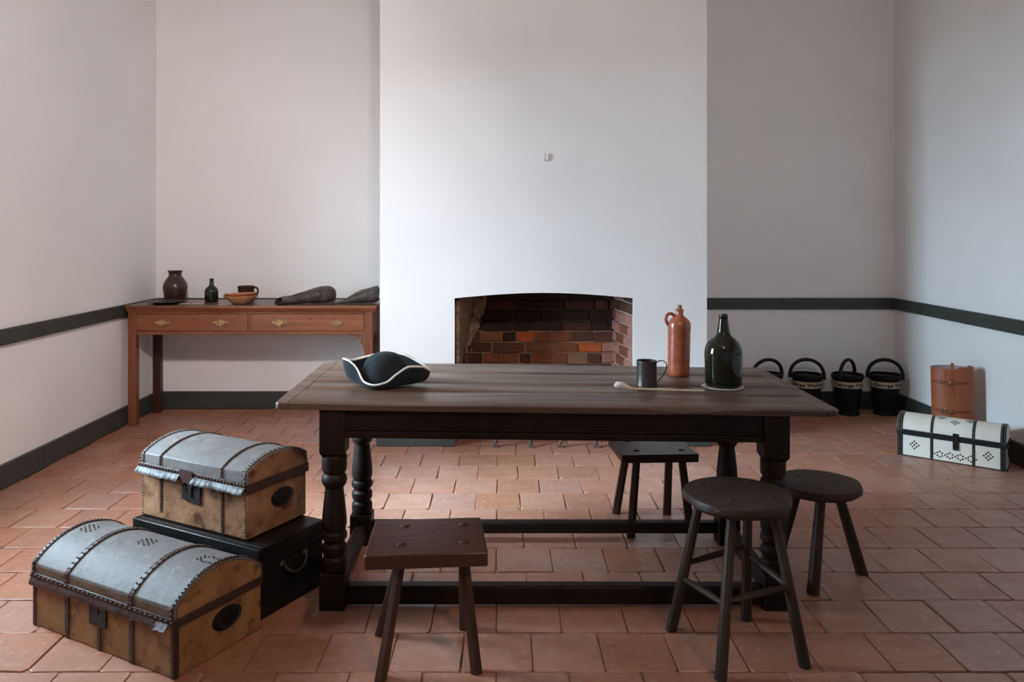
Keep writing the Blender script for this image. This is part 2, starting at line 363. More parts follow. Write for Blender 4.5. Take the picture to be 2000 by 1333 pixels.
# bricks
ROW0, ROWH, JN = -.0135, .0745, .011
def brick_mesh(nm):
    return None
def brick_obj(p8, kind, jit=.0042):
    p8 = [tuple(c + random.uniform(-jit, jit) for c in p) for p in p8]
    return MB().hexa(p8).build('brick', M['brick_' + kind], chim, bevel=.0045, angle=0, seg=1)
def zx(zoomx): return ((zoomx / 5 + 860) - 975) * BY / 1550
known = {6: [(165, 255, 'dark'), (270, 412, 'dark'), (428, 600, 'red'), (612, 760, 'red'), (775, 885, 'dark'), (905, 1235, 'red'), (1435, 1568, 'brown'), (1582, 1690, 'pink')],
         7: [(185, 300, 'dark'), (315, 492, 'dark'), (515, 815, 'brown'), (838, 1135, 'tan'), (1152, 1345, 'red'), (1362, 1572, 'orange'), (1582, 1690, 'pink')],
         8: [(185, 390, 'brown'), (402, 598, 'tan'), (612, 735, 'soot'), (755, 898, 'orange'), (915, 1068, 'red'), (1082, 1266, 'red'), (1280, 1500, 'brown'), (1512, 1690, 'brown')]}
for r in range(0, 19):
    z0 = ROW0 + r * ROWH + JN / 2; z1 = z0 + ROWH - JN
    if r in known:
        items = [(zx(a), zx(b), k) for a, b, k in known[r]]
    else:
        items = []; x = BXL - .02 - random.uniform(0, .1); st = r % 2
        while x < BXR:
            w = (.215 if (st + len(items)) % 3 else .112) + random.uniform(-.012, .012)
            if r > 8: k = random.choice(['soot', 'soot', 'soot', 'dark'] if x < .52 else ['soot', 'brown', 'dark'])
            else: k = random.choice(['red', 'brown', 'dark', 'tan'])
            items.append((x, x + w - JN, k)); x += w
    for a, b, k in items:
        a = max(a, BXL - .005); b = min(b, BXR + .005)
        if b - a < .02: continue
        ya = BY - random.uniform(0, .006); yb = BY + .06
        brick_obj([(a, ya, z0), (b, ya, z0), (b, yb, z0), (a, yb, z0), (a, ya, z1), (b, ya, z1), (b, yb, z1), (a, yb, z1)], k)
for sd in (0, 1):
    for r in range(0, 14):
        z0 = ROW0 + r * ROWH + JN / 2 + .01; z1 = z0 + ROWH - JN
        cuts = [0.0, .23, .63, 1.0] if r % 2 else [0.0, .42, .80, 1.0]
        for i in range(3):
            ta, tb = cuts[i] + (.012 if i else 0), cuts[i + 1] - .012
            if sd == 1: k = random.choice(['pink', 'pink', 'grey', 'red'] if r < 11 else ['pink', 'brown', 'soot'])
            else: k = random.choice(['brown', 'dark', 'red'])
            off = -random.uniform(0, .006)
            p = [jamb_pt(sd, t, o, z) for z in (z0, z1) for (t, o) in ((ta, off), (tb, off), (tb, .06), (ta, .06))]
            brick_obj(p, k, .0035)
# crumbling mortar smear at the left of the firebox
grid = []
nI, nJ = 22, 12
for i in range(nI):
    t = i / (nI - 1); z = .46 + t * .52
    px_r = [908, 912, 922, 926, 934, 938, 943, 947, 949, 946][min(9, int(t * 9.99))]
    row = []
    for j in range(nJ):
        s = j / (nJ - 1)
        x0 = -.265; x1 = (px_r - 975) * 5.45 / 1550 + random.uniform(-.006, .006)
        x = x0 + (x1 - x0) * s
        yb = 5.10 + (BY - 5.10) * min(1, s * 2.2)
        row.append((x, yb - .012 - .03 * math.sin(math.pi * min(1, s * 1.05)) - random.uniform(0, .028), z + random.uniform(-.009, .009)))
    grid.append(row)
MB().sheet(grid, .02).build('mortar_lump', M['lump'], chim, angle=28)
# hearth feet of the room: baseboards and chair rails
BBT, BBH = .022, .128
def board(name, x0, x1, y0, y1, z0, z1, bev=.004):
    return struct(MB().box(x0, x1, y0, y1, z0, z1).build(name, M['trim'], bevel=bev))
board('baseboard_left', XL, XL + BBT, YF, YB, 0, BBH)
board('baseboard_back', XL + BBT, CX0, YB - BBT, YB, 0, BBH)
board('baseboard_back_alcove', CX1, XR - BBT, YB - BBT, YB, 0, BBH)
board('baseboard_right', XR - BBT, XR, YF, YB, 0, BBH)
board('baseboard_chimney_left', CX0 - BBT, OX0, CY - BBT, CY, 0, BBH)
board('baseboard_chimney_right', OX1, CX1 + BBT, CY - BBT, CY, 0, BBH)
board('baseboard_chimney_left_return', CX0 - BBT, CX0, CY, YB - BBT, 0, BBH)
board('baseboard_chimney_right_return', CX1, CX1 + BBT, CY, YB - BBT, 0, BBH)
RZ0, RZ1, RT = .757, .843, .022
segl = [YF] + sum([[a - .05, b + .05] for q, a, b, _, _ in sorted(WINDOWS) if q < 0], []) + [YB]
n_tr = 1
for i in range(0, len(segl), 2):
    board('trim_%d' % n_tr, XL, XL + RT, segl[i], segl[i + 1], RZ0, RZ1); n_tr += 1
for a in ((XL + RT, CX0, YB - RT, YB), (CX1, XR - RT, YB - RT, YB), (XR - RT, XR, YF, YB)):
    board('trim_%d' % n_tr, *a, RZ0, RZ1); n_tr += 1

# floor: bed + terracotta tiles
floor = struct(MB().box(XL - .02, XR + .02, YF - .02, YB + .02, -.12, -.006).build('floor', M['grout'], angle=0))
TW, TD = .2246, .238
def tile_pts(rng):
    w, d = TW / 2 - .0026, TD / 2 - .0028; c = .009
    pts = []
    for sx, sy, order in ((1, 1, 0), (-1, 1, 1), (-1, -1, 0), (1, -1, 1)):
        c1, c2 = c * rng.uniform(.3, 1.8), c * rng.uniform(.3, 1.8)
        A = (sx * w, sy * (d - c1)); B = (sx * (w - c2), sy * d)
        pts += [A, B] if order == 0 else [B, A]
        if (sx, sy) == (1, 1): pts.append((rng.uniform(-.5, .5) * w, d - rng.uniform(-.001, .003)))
        if (sx, sy) == (-1, -1): pts.append((rng.uniform(-.5, .5) * w, -d + rng.uniform(-.001, .003)))
    return [(x + rng.uniform(-.0022, .0022), y + rng.uniform(-.0022, .0022)) for x, y in pts]
def tile_geo(rng):
    P = tile_pts(rng); n = len(P); b = rng.uniform(.0012, .0026)
    def ins(p, k): l = math.hypot(*p); return (p[0] * (1 - k / l), p[1] * (1 - k / l))
    tops = [(*ins(p, b * 1.3), rng.uniform(-.0010, .0008)) for p in P]
    mid = [(*p, -b) for p in P]; bot = [(*p, -.03) for p in P]
    fs = [tuple(range(n))] + [((i), i + n, (i + 1) % n + n, (i + 1) % n) for i in range(n)] + [(n + i, 2 * n + i, 2 * n + (i + 1) % n, n + (i + 1) % n) for i in range(n)]
    return tops + mid + bot, fs
rng = random.Random(3)
variants = []
for k in range(10):
    vs, fs = tile_geo(rng); m_ = MB().add(vs, fs); me = m_.mesh('tile', 12); me.materials.append(M['tiles'][0]); variants.append((me, vs, fs))
tiles = []
for j in range(-24, 10):
    ya = 3.884 + TD * j; yc = ya + TD / 2
    ph = -.118 if j % 2 == 0 else -.010
    for i in range(-14, 16):
        xc = ph + TW * (i + .5)
        if xc < XL - TW * .3 or xc > XR + TW * .3 or yc < YF or yc > YB + .05: continue
        if yc > CY + .1 and (CX0 + .02 < xc < OX0 - .12 or OX1 + .12 < xc < CX1 - .02): continue
        vis = 2.25 < yc < YB and -975 - 90 < 1550 * xc / yc < 1025 + 90
        tiles.append((0 if vis else 1, yc, xc))
tiles.sort()
stuff = {}
for idx, (vis, yc, xc) in enumerate(tiles):
    vk = rng.randrange(10); mk = rng.choice([0, 0, 1, 2, 2, 3, 4, 5]); rot = rng.choice([0, math.pi])
    dz = rng.uniform(-.0014, .0008); tx, ty = rng.uniform(-.003, .003), rng.uniform(-.003, .003); dr = rng.uniform(-.008, .008)
    if idx < 300:
        o = bpy.data.objects.new('tile', variants[vk][0]); COL.objects.link(o); o.parent = floor
        o.location = (xc + rng.uniform(-.001, .001), yc, dz); o.rotation_euler = (tx, ty, rot + dr)
        o.material_slots[0].link = 'OBJECT'; o.material_slots[0].material = M['tiles'][mk]
    else:
        mat_ = Matrix.Translation((xc, yc, dz)) @ Matrix.Rotation(rot + dr, 4, 'Z') @ Matrix.Rotation(tx, 4, 'X')
        stuff.setdefault(mk, MB()).add([mat_ @ Vector(p) for p in variants[vk][1]], variants[vk][2])
mb = MB(); mids = []
for mk, s_ in stuff.items(): mids += [mk] * len(s_.f); mb.add(s_.v, s_.f)
o = mb.build('remaining_tiles', M['tiles'][0], floor, angle=12, kind='stuff')
for t_ in M['tiles'][1:]: o.data.materials.append(t_)
o.data.polygons.foreach_set('material_index', mids)

# ================================================================== LONG TABLE
TX0, TX1, TY0, TY1, TZ = -.805, 1.221, 2.832, 3.712, .75
tbl = thing('refectory_table', 'long dark oak table with turned legs and low stretchers in the middle of the room', 'table', (0.2, 3.2, 0))
def tsh(x, y, z):      # right end of the old table sits about 3 cm lower
    z2 = z * (1 - .01848 * (x + .8)) if z > .1 else z * (1 - .01848 * (x + .8))
    return (x - .2, y - 3.2, z2)
TH = .024
ends = .052
def plank(x0, x1, y0, y1, name='plank', chip=False, sk0=0, sk1=0):
    n = 60 if chip else 24; mb = MB(); ring = []
    rr = random.Random(int(y0 * 1000))
    for i in range(n + 1):
        t = i / n; x = x0 + (x1 - x0) * t
        w0 = .0012 * math.sin(x * 9 + y0 * 7) ; w1 = .0012 * math.sin(x * 8 + y1 * 5)
        zt = TZ + .0016 * math.sin(x * 5 + y0 * 11)
        ya, yb, zf = y0 + w0, y1 - w1, zt
        e = .004
        if chip:
            g = math.exp(-((x - .73) / .10) ** 2) + .5 * math.exp(-((x - .58) / .05) ** 2)
            e = min(.0215, .004 + .020 * g * (.35 + .75 * rr.random())); ya += .012 * g * rr.random()
        ring.append([(x, ya, TZ - TH), (x, yb, TZ - TH), (x, yb, zt - .002), (x, yb - .003, zt), (x, ya + e * 1.6, zt), (x, ya, zt - e)])
    mb.loft(ring)
    return mb.build(name, M['oak_top'], tbl, fn=tsh, angle=35)
xa, xb = TX0 + ends, TX1 - ends
plank(xa + .001, xb - .001, TY0, 3.067, chip=True)
plank(xa + .001, xb - .001, 3.074, 3.224)
plank(xa + .001, xb - .001, 3.2295, 3.470)
plank(xa + .001, xb - .001, 3.472, TY1)
for (x0, x1, dl) in ((TX0, xa - .0008, -1), (xb + .0008, TX1, 1)):
    mb = MB(); c = .02
    if dl < 0: pl = [(x1, TY0), (x1, TY1), (x0 - .008 + .05, TY1), (x0 - .012, TY1 - .04), (x0 + .003, TY0 + .012), (x0 + .015, TY0)]
    else: pl = [(x0, TY0), (x1 - .02, TY0), (x1, TY0 + .02), (x1, TY1 - .02), (x1 - .02, TY1), (x0, TY1)]
    if dl < 0: pl = pl[::-1]
    mb.prism(pl, lambda a, b, t: (a, b, TZ - TH + (TH + .0008) * t)); mb.build('end_cleat', M['oak_top'], tbl, bevel=.004, fn=tsh)
# legs
LEGX = (-.600, .997); LEGY = (2.890, 3.475); LB = .046
prof = [(.038, .128), (.043, .134), (.045, .150), (.043, .176), (.036, .183), (.034, .187), (.040, .190), (.045, .205), (.044, .222), (.037, .231), (.034, .234),
        (.038, .240), (.0455, .250), (.046, .258), (.0435, .272), (.036, .278), (.0415, .284), (.0450, .300), (.0435, .330), (.0385, .380), (.0335, .425), (.0325, .434), (.037, .438),
        (.043, .448), (.0465, .460), (.0435, .474), (.0375, .484), (.036, .487), (.0425, .492), (.045, .505), (.0455, .545), (.044, .552), (.036, .556)]
for lx in LEGX:
    for ly in LEGY:
        mb = MB().box(lx - LB, lx + LB, ly - LB, ly + LB, 0, .130)
        c = .012; q = LB
        mb.hexa([(lx - q + c, ly - q + c, .548), (lx + q - c, ly - q + c, .548), (lx + q - c, ly + q - c, .548), (lx - q + c, ly + q - c, .548),
                 (lx - q, ly - q, .566), (lx + q, ly - q, .566), (lx + q, ly + q, .566), (lx - q, ly + q, .566)])
        mb.box(lx - q, lx + q, ly - q, ly + q, .566, TZ - TH - .0005)
        mb.lathe(prof, 28, (lx, ly, 0))
        mb.build('leg', M['oak_dark'], tbl, fn=tsh, bevel=.003, angle=30)
x0, x1 = LEGX[0] + LB, LEGX[1] - LB; y0, y1 = LEGY[0] + LB, LEGY[1] - LB
for (ly, s) in ((LEGY[0], -1), (LEGY[1], 1)):
    ap = MB().box(x0, x1, ly + s * .030, ly + s * .004, .625, TZ - TH - .0005).build('apron', M['oak_dark'], tbl, fn=tsh)
    MB().box(x0, x1, ly + s * .030, ly + s * .039, .622, .645).box(x0, x1, ly + s * .030, ly + s * .035, .650, .657).build('apron_moulding', M['oak_dark'], ap, bevel=.003, fn=lambda x, y, z: tsh(x, y, z))
for (lx, s) in ((LEGX[0], -1), (LEGX[1], 1)):
    ap = MB().box(lx + s * .004, lx + s * .030, y0, y1, .625, TZ - TH - .0005).build('apron', M['oak_dark'], tbl, fn=tsh)
    MB().box(lx + s * .030, lx + s * .039, y0, y1, .622, .645).build('apron_moulding', M['oak_dark'], ap, bevel=.003, fn=lambda x, y, z: tsh(x, y, z))
for ly in LEGY: MB().box(x0, x1, ly - .026, ly + .026, .012 if ly < 3 else .045, .080 if ly < 3 else .094).build('stretcher', M['oak_dark'], tbl, bevel=.008, fn=tsh)
for lx in LEGX: MB().box(lx - .026, lx + .026, y0, y1, .03, .088).build('stretcher', M['oak_dark'], tbl, bevel=.008, fn=tsh)
def tz(x): return TZ * (1 - .01848 * (x + .8))

# ================================================================== STOOLS
def leg_tube(a, b, ra, rb, seg=8, sq=False):
    a, b = Vector(a), Vector(b); mb = MB(); n = 5; rings = []
    d = (b - a).normalized(); u = Vector((1, 0, 0)); u = (u - d * u.dot(d)).normalized(); w = d.cross(u)
    for i in range(n + 1):
        t = i / n; p = a.lerp(b, t); r = ra + (rb - ra) * t
        ring = []
        for k in range(seg):
            an = 2 * math.pi * (k + .5) / seg; q = p + (u * math.cos(an) + w * math.sin(an)) * r
            if i == n or i == 0:    # cut flat at floor / seat
                q = q + d * ((p.z - q.z) / d.z)
            ring.append(q)
        rings.append(ring)
    return mb.loft(rings)
def pegs(parent, pts, z, mat, r=.014):
    for x, y in pts:
        MB().lathe([(r, -.004), (r, .001), (r * .8, .0035), (0, .004)], 10, (x, y, z), sx=1.15, sy=.85).build('leg_peg', mat, parent, angle=50)
# front rectangular stool
st = thing('stool', 'reddish brown rectangular plank stool in front of the long table', 'stool', (-.232, 2.567, 0), R(4.5))
w, d, h = .186, .150, .38
sm = pm('stool_red_seat', L(.075, .024, .014), L(.045, .015, .010), 5, .33, .12, 40, stretch=(.5, 2, 2), c3=L(.18, .10, .075), s3=42, t3=(.70, .8))
pl = [(-w - .004, -d), (w, -d), (w + .002, -d + .03), (w - .006, d), (-w + .008, d), (-w, 0)]
MB().prism(pl, lambda a, b, t: (a, b, h - .046 + .046 * t)).build('seat', sm, st, bevel=.006)
pp = [(-.075, .085), (.118, .085), (.115, -.068), (-.082, -.068)]
ff = [(-.160, .128), (.125, .145), (.152, -.125), (-.140, -.145)]
for (px, py), (fx, fy) in zip(pp, ff): leg_tube((fx, fy, 0), (px, py, h - .046), .0205, .0185, 6).build('leg', M['stool_leg'], st, angle=20)
pegs(st, pp, h, M['stool_leg'], .013)
# rear rectangular stool
st = thing('stool', 'dark rectangular plank stool standing behind the table near the fireplace', 'stool', (.703, 3.645, 0), R(3))
w, d, h = .172, .148, .375
MB().prism([(-w, -d), (w, -d), (w - .004, d), (-w - .004, d)], lambda a, b, t: (a, b, h - .036 + .036 * t)).build('seat', M['stool_red'], st, bevel=.004)
pp = [(-.10, .08), (.10, .08), (.115, -.075), (-.09, -.075)]
ff = [(-.13, .19), (.112, .165), (.15, -.10), (-.122, -.10)]
for (px, py), (fx, fy) in zip(pp, ff): leg_tube((fx, fy, 0), (px, py, h - .036), .0205, .018, 6).build('leg', M['stool_red'], st, angle=20)
pegs(st, pp, h, M['stool_leg'], .013)
# tall round stool with stretchers
st = thing('stool', 'tall weathered round stool with four legs joined by thin rungs', 'stool', (.778, 2.60, 0))
h = .508
def round_seat(rad, th, mat, parent, h, sy=1.0, wob=.006):
    mb = MB(); n = 44; rings = []
    for rr, z in ((.90, h - th), (1.0, h - th * .62), (1.0, h - th * .25), (.975, h - .001), (.955, h), (.5, h + .001)):
        rings.append([((rad * rr + wob * rr * math.sin(3 * a + 1) * .5 + wob * .4 * math.sin(7 * a)) * math.cos(a), (rad * rr + wob * .3 * math.sin(5 * a)) * math.sin(a) * sy, z) for a in [2 * math.pi * k / n for k in range(n)]])
    mb.loft(rings); return mb.build('seat', mat, parent, angle=35)
round_seat(.172, .038, M['stool_grey'], st, h)
pp = [(-.098, .075), (-.040, -.082), (.102, -.050), (.068, .100)]
ff = [(-.191, .109), (-.104, -.186), (.179, -.116), (.088, .185)]
tops = [(x, y, h - .036) for x, y in pp]; feet = [(x, y, 0) for x, y in ff]
for a, b in zip(feet, tops): leg_tube(a, b, .0190, .0150, 10).build('leg', M['stool_grey_leg'], st, angle=35)
pegs(st, pp, h, M['stool_grey_leg'], .012)
def onleg(k, z): a, b = Vector(feet[k]), Vector(tops[k]); return a.lerp(b, z / tops[k][2])
for (i, zi, j, zj) in ((0, .185, 1, .205), (1, .215, 2, .235), (2, .235, 3, .250), (0, .235, 3, .280)):
    a, b = onleg(i, zi), onleg(j, zj); m_ = a.lerp(b, .5); MB().tube([a, a.lerp(b, .3), m_, a.lerp(b, .7), b], [.008, .0105, .011, .0105, .008], 8).build('rung', M['stool_grey_leg'], st)
# low three legged stool
st = thing('stool', 'low round three-legged stool tucked behind the right end of the table', 'stool', (1.262, 3.14, 0))
h = .372
round_seat(.163, .036, M['stool_brown'], st, h)
pp = [(-.022, -.080), (.080, .012), (-.052, .062)]; ff = [(-.083, -.158), (.179, .011), (-.110, .150)]
for (px, py), (fx, fy) in zip(pp, ff): leg_tube((fx, fy, 0), (px, py, h - .035), .0230, .0185, 10).build('leg', M['stool_brown'], st, angle=35)
pegs(st, pp, h, M['stool_leg'], .014)

# ================================================================== CHESTS
def profile(W, hs, v, rise, n=18, off=0.0):
    """outline of a domed lid from front bottom over the top to the rear bottom: (y, z, ny, nz)"""
    R_ = (W * W / 4 + rise * rise) / (2 * rise); cz = hs + v + rise - R_; a0 = math.asin(min(1, (W / 2) / R_))
    if R_ < W / 2 + 1e-6: a0 = math.pi / 2
    pts = [(-W / 2 - off, hs, -1, 0), (-W / 2 - off, hs + v * .5, -1, 0)]
    for i in range(n + 1):
        a = -a0 + 2 * a0 * i / n
        pts.append(((R_ + off) * math.sin(a), cz + (R_ + off) * math.cos(a), math.sin(a), math.cos(a)))
    pts += [(W / 2 + off, hs + v * .5, 1, 0), (W / 2 + off, hs, 1, 0)]
    return pts
def arc_len(P):
    s = [0]
    for a, b in zip(P, P[1:]): s.append(s[-1] + math.hypot(b[0] - a[0], b[1] - a[1]))
    return s
def at_arc(P, t):
    s = arc_len(P); q = t * s[-1]
    for i in range(len(P) - 1):
        if s[i + 1] >= q:
            u = (q - s[i]) / max(1e-9, s[i + 1] - s[i]); return [P[i][k] + (P[i + 1][k] - P[i][k]) * u for k in range(4)]
    return list(P[-1])
def body_mesh(Lx, W, h):
    return MB().box(-Lx / 2, Lx / 2, -W / 2, W / 2, 0, h)
def lid_mesh(Lx, W, hs, v, rise):
    P = profile(W, hs, v, rise, 22, .003)
    return MB().prism([(p[0], p[1]) for p in P][::-1], lambda a, b, t: (-Lx / 2 - .002 + (Lx + .004) * t, a, b))
def over_band(xa, xb, W, hs, v, rise, off=.0045, t0=0.0, t1=1.0):
    P = profile(W, hs, v, rise, 22, .003); g = []
    for i in range(33):
        y, z, ny, nz = at_arc(P, t0 + (t1 - t0) * i / 32); g.append([(xa, y + ny * off, z + nz * off), (xb, y + ny * off, z + nz * off)])
    return MB().sheet(g, .003)
def over_studs(mb, x, W, hs, v, rise, r, step, off=.006, jit=0, t0=.01, t1=.99, skip=0):
    P = profile(W, hs, v, rise, 22, .003); n = max(2, int(arc_len(P)[-1] * (t1 - t0) / step))
    for i in range(n + 1):
        if skip and random.random() < skip: continue
        y, z, ny, nz = at_arc(P, t0 + (t1 - t0) * i / n); mb.stud((x + random.uniform(-jit, jit), y + ny * off, z + nz * off), (0, ny, nz), r)
def end_arch(mb, x, W, hs, v, rise, r, step, nx):
    P = profile(W - .012, hs, v, rise - .004, 22, 0); n = int(arc_len(P)[-1] / step)
    for i in range(n + 1):
        y, z, ny, nz = at_arc(P, i / n); mb.stud((x, y, z), (nx, 0, 0), r)

# ---------- big domed trunk at the front
Lx, W, HS, V, RI = .711, .356, .168, .045, .075
tr_ = thing('domed_trunk', 'large tan hide trunk with grey domed lid on the floor at front left', 'trunk', (-1.2135, 2.735, 0), R(-28.5))
body_mesh(Lx, W, HS).build('body', M['hide'], tr_, bevel=.005)
lid = lid_mesh(Lx, W, HS + .001, V, RI).build('lid', M['hide_lid'], tr_, bevel=.003, angle=30)
# tan end panels of the lid
for s in (-1, 1):
    P = profile(W - .016, HS + .004, V, RI - .006, 18, 0)
    MB().prism([(p[0], p[1]) for p in P][::-1], lambda a, b, t: (s * (Lx / 2 + .0015 + .003 * t), a, b)).build('end_panel', M['hide'], lid, angle=30)
MB().box(-Lx / 2 - .001, Lx / 2 + .001, -W / 2 - .0045, -W / 2 - .003, HS + .003, HS + V * .93).build('lid_front', M['hide_rim'], lid, label='brown strip along the front of the lid')
bx = [-.50 * Lx + .006, -.235 * Lx, .225 * Lx, .5 * Lx - .006]
for i, x in enumerate(bx):
    hw = .0095 if i in (1, 2) else .006
    over_band(x - hw, x + hw, W, HS, V, RI).build('leather_band', M['leather_strip'], lid)
    MB().box(x - hw, x + hw, -W / 2 - .004, -W / 2 - .0005, .002, HS - .002).build('leather_band', M['leather_strip'], tr_)
MB().box(-.006, .008, -W / 2 - .004, -W / 2 - .0005, .002, HS - .06).build('leather_band', M['leather_strip'], tr_)
for s in (-1, 1): MB().box(min(s * (Lx / 2 + .0005), s * (Lx / 2 + .004)), max(s * (Lx / 2 + .0005), s * (Lx / 2 + .004)), -W / 2 + .001, -W / 2 + .014, .002, HS).build('corner_band', M['leather_strip'], tr_)
mb = MB()
for x in (bx[1], bx[2]):
    over_studs(mb, x - .0055, W, HS, V, RI, .0042, .019); over_studs(mb, x + .0055, W, HS, V, RI, .0042, .019)
    for k in range(8): mb.stud((x + (.004 if k % 2 else -.004), -W / 2 - .004, .012 + k * .018), (0, -1, 0), .0032)
over_studs(mb, bx[0], W, HS, V, RI, .0045, .014); over_studs(mb, bx[3], W, HS, V, RI, .0045, .013)
n = 30
for i in range(n + 1): mb.stud((-Lx / 2 + Lx * i / n, -W / 2 - .011, HS + .009), (0, -1, .4), .0052)
for k in range(9): mb.stud((Lx / 2 - .004, -W / 2 - .004, .012 + k * .018), (0, -1, 0), .003); mb.stud((-Lx / 2 + .004, -W / 2 - .004, .012 + k * .018), (0, -1, 0), .003)
end_arch(mb, Lx / 2 + .005, W, HS + .004, V, RI, .0028, .014, 1)
P = profile(W, HS, V, RI, 22, .003)
def flower(cx, ct, pts, r=.0052):
    for dx, ds in pts:
        y, z, ny, nz = at_arc(P, ct + ds / arc_len(P)[-1]); mb.stud((cx + dx, y + ny * .001, z + nz * .001), (0, ny, nz), r)
star = [(a * 1.12, b * 1.12) for a, b in [(0, 0), (.013, .007), (-.013, .007), (.013, -.007), (-.013, -.007), (0, .014), (0, -.014), (.024, .014), (-.024, .014), (.024, -.014), (-.024, -.014), (.027, 0), (-.027, 0), (.0125, .021), (-.0125, .021), (.0125, -.021), (-.0125, -.021)]]
flower(0, .50, star); flower(-.41 * Lx, .47, star)
flower(.425 * Lx, .50, [(-.034, -.004), (-.024, -.012), (-.024, .004), (-.014, -.020), (-.014, .012), (-.003, -.022), (-.003, .020), (.008, -.020), (.008, .014), (.019, -.020), (.019, .014), (-.034, .012), (-.034, -.018), (.028, -.02), (.028, .012)])
mb.build('studs', M['stud'], tr_, kind='stuff')
# seam band + ragged flap
MB().box(-Lx / 2 - .004, Lx / 2 + .005, -W / 2 - .010, -W / 2 - .003, HS + .000, HS + .018).build('seam_band', M['leather_strip'], tr_, bevel=.003)
MB().box(Lx / 2 + .004, Lx / 2 + .009, -W / 2 - .008, W / 2, HS - .012, HS + .016).build('seam_band', M['leather_strip'], tr_, bevel=.002)
MB().box(-Lx / 2 - .008, -Lx / 2 - .003, -W / 2 - .008, W / 2, HS - .012, HS + .016).build('seam_band', M['leather_strip'], tr_, bevel=.002)
rg = random.Random(5)
def flap_grid(x0, x1, yb, zb, drop, out, n, rag, curl=0):
    g = []
    for i in range(n + 1):
        x = x0 + (x1 - x0) * i / n; dd = drop * (1 + rg.uniform(-rag, rag)); o = out * (1 + .12 * math.sin(x * 31) + .08 * math.sin(x * 77) + rg.uniform(-.05, .05))
        g.append([(x, yb, zb), (x, yb - o * .55, zb - dd * .35), (x, yb - o, zb - dd * .7), (x, yb - o * (1.05 + curl), zb - dd)])
    return g
MB().sheet(flap_grid(-Lx / 2 - .004, Lx / 2 - .075, -W / 2 - .006, HS + .004, .024, .008, 60, .22), .003).build('leather_flap', M['flap'], tr_, angle=60)
MB().sheet(flap_grid(Lx / 2 - .068, Lx / 2 - .012, -W / 2 - .006, HS + .003, .019, .016, 10, .12, .5), .003).build('leather_flap', M['flap'], tr_, angle=60)
MB().box(-.047, .040, -W / 2 - .006, -W / 2 - .001, HS - .088, HS - .006).build('lock_plate', M['iron'], tr_, bevel=.002)
MB().box(-.012, .002, -W / 2 - .009, -W / 2 - .006, HS - .05, HS - .022).build('keyhole_cover', M['iron'], tr_)
mb = MB()
for x, z in ((-.042, -.015), (.035, -.015), (-.042, -.08), (.035, -.08), (0, -.083)): mb.stud((x, -W / 2 - .006, HS + z), (0, -1, 0), .003)
mb.build('lock_nails', M['iron'], tr_, kind='stuff')
def oval_handle(parent, x, y, z, a, b, mat, plate):
    rot = lambda m: m
    mb = MB(); n = 24
    pl = [(y + a * math.cos(2 * math.pi * k / n), z + b * math.sin(2 * math.pi * k / n)) for k in range(n)]
    p = mb.prism(pl, lambda u, v, t: (x + .004 * t, u, v)).build('handle_plate', plate, parent)
    pts = bez((x + .008, y - a * .78, z + b * .3), (x + .02, y - a * .6, z - b * .9), (x + .02, y + a * .6, z - b * .9), (x + .008, y + a * .78, z + b * .3), 12)
    MB().tube(pts, .0042, 8).build('handle', mat, parent)
    for q in (-1, 1): MB().tube([(x + .001, y + q * a * .78, z + b * .35), (x + .012, y + q * a * .78, z + b * .35)], .006, 8).build('handle_rosette', mat, parent)
oval_handle(tr_, Lx / 2 + .001, .025, .105, .060, .036, M['iron'], M['black_leather'])

# ---------- black box
Lx, W, H = .668, .340, .250
bxo = thing('box_trunk', 'flat black leather box trunk beneath the upper tan trunk', 'trunk', (-1.0495, 3.071, 0), R(-28.5))
body_mesh(Lx - .008, W - .008, H - .052).build('body', M['black_box'], bxo, bevel=.003)
MB().box(-Lx / 2, Lx / 2, -W / 2, W / 2, H - .050, H).build('lid', M['black_box'], bxo, bevel=.004)
MB().box(Lx / 2 + .000, Lx / 2 + .006, -W / 2, W / 2, H - .064, H - .047).box(-Lx / 2, Lx / 2, -W / 2 - .006, -W / 2, H - .064, H - .047).build('lid_moulding', M['black_box'], bxo, bevel=.003)
mb = MB()
for i in range(72): mb.stud((-Lx / 2 + .012 + (Lx - .024) * i / 71, -W / 2 + .024, H), (0, 0, 1), .0032)
for i in range(16): mb.stud((Lx / 2 - .004, -W / 2 + .016, .014 + i * .011), (1, 0, 0), .0026)
for i in range(26): mb.stud((Lx / 2 - .004, -W / 2 + .016 + (W - .03) * i / 25, .026), (1, 0, 0), .0026)
mb.build('studs', M['stud'], bxo, kind='stuff')
MB().tube(bez((Lx / 2 + .008, -.052, .160), (Lx / 2 + .03, -.04, .108), (Lx / 2 + .03, .045, .112), (Lx / 2 + .008, .062, .164), 14), .0045, 8).build('handle', M['pewter'], bxo)
for y in (-.054, .064): MB().lathe([(0, 0), (.012, .001), (.012, .005), (.006, .010), (0, .011)], 12).build('handle_rosette', M['pewter'], bxo, fn=lambda a, b, c: (Lx / 2 - .004 + c, y + a, .162 + b))
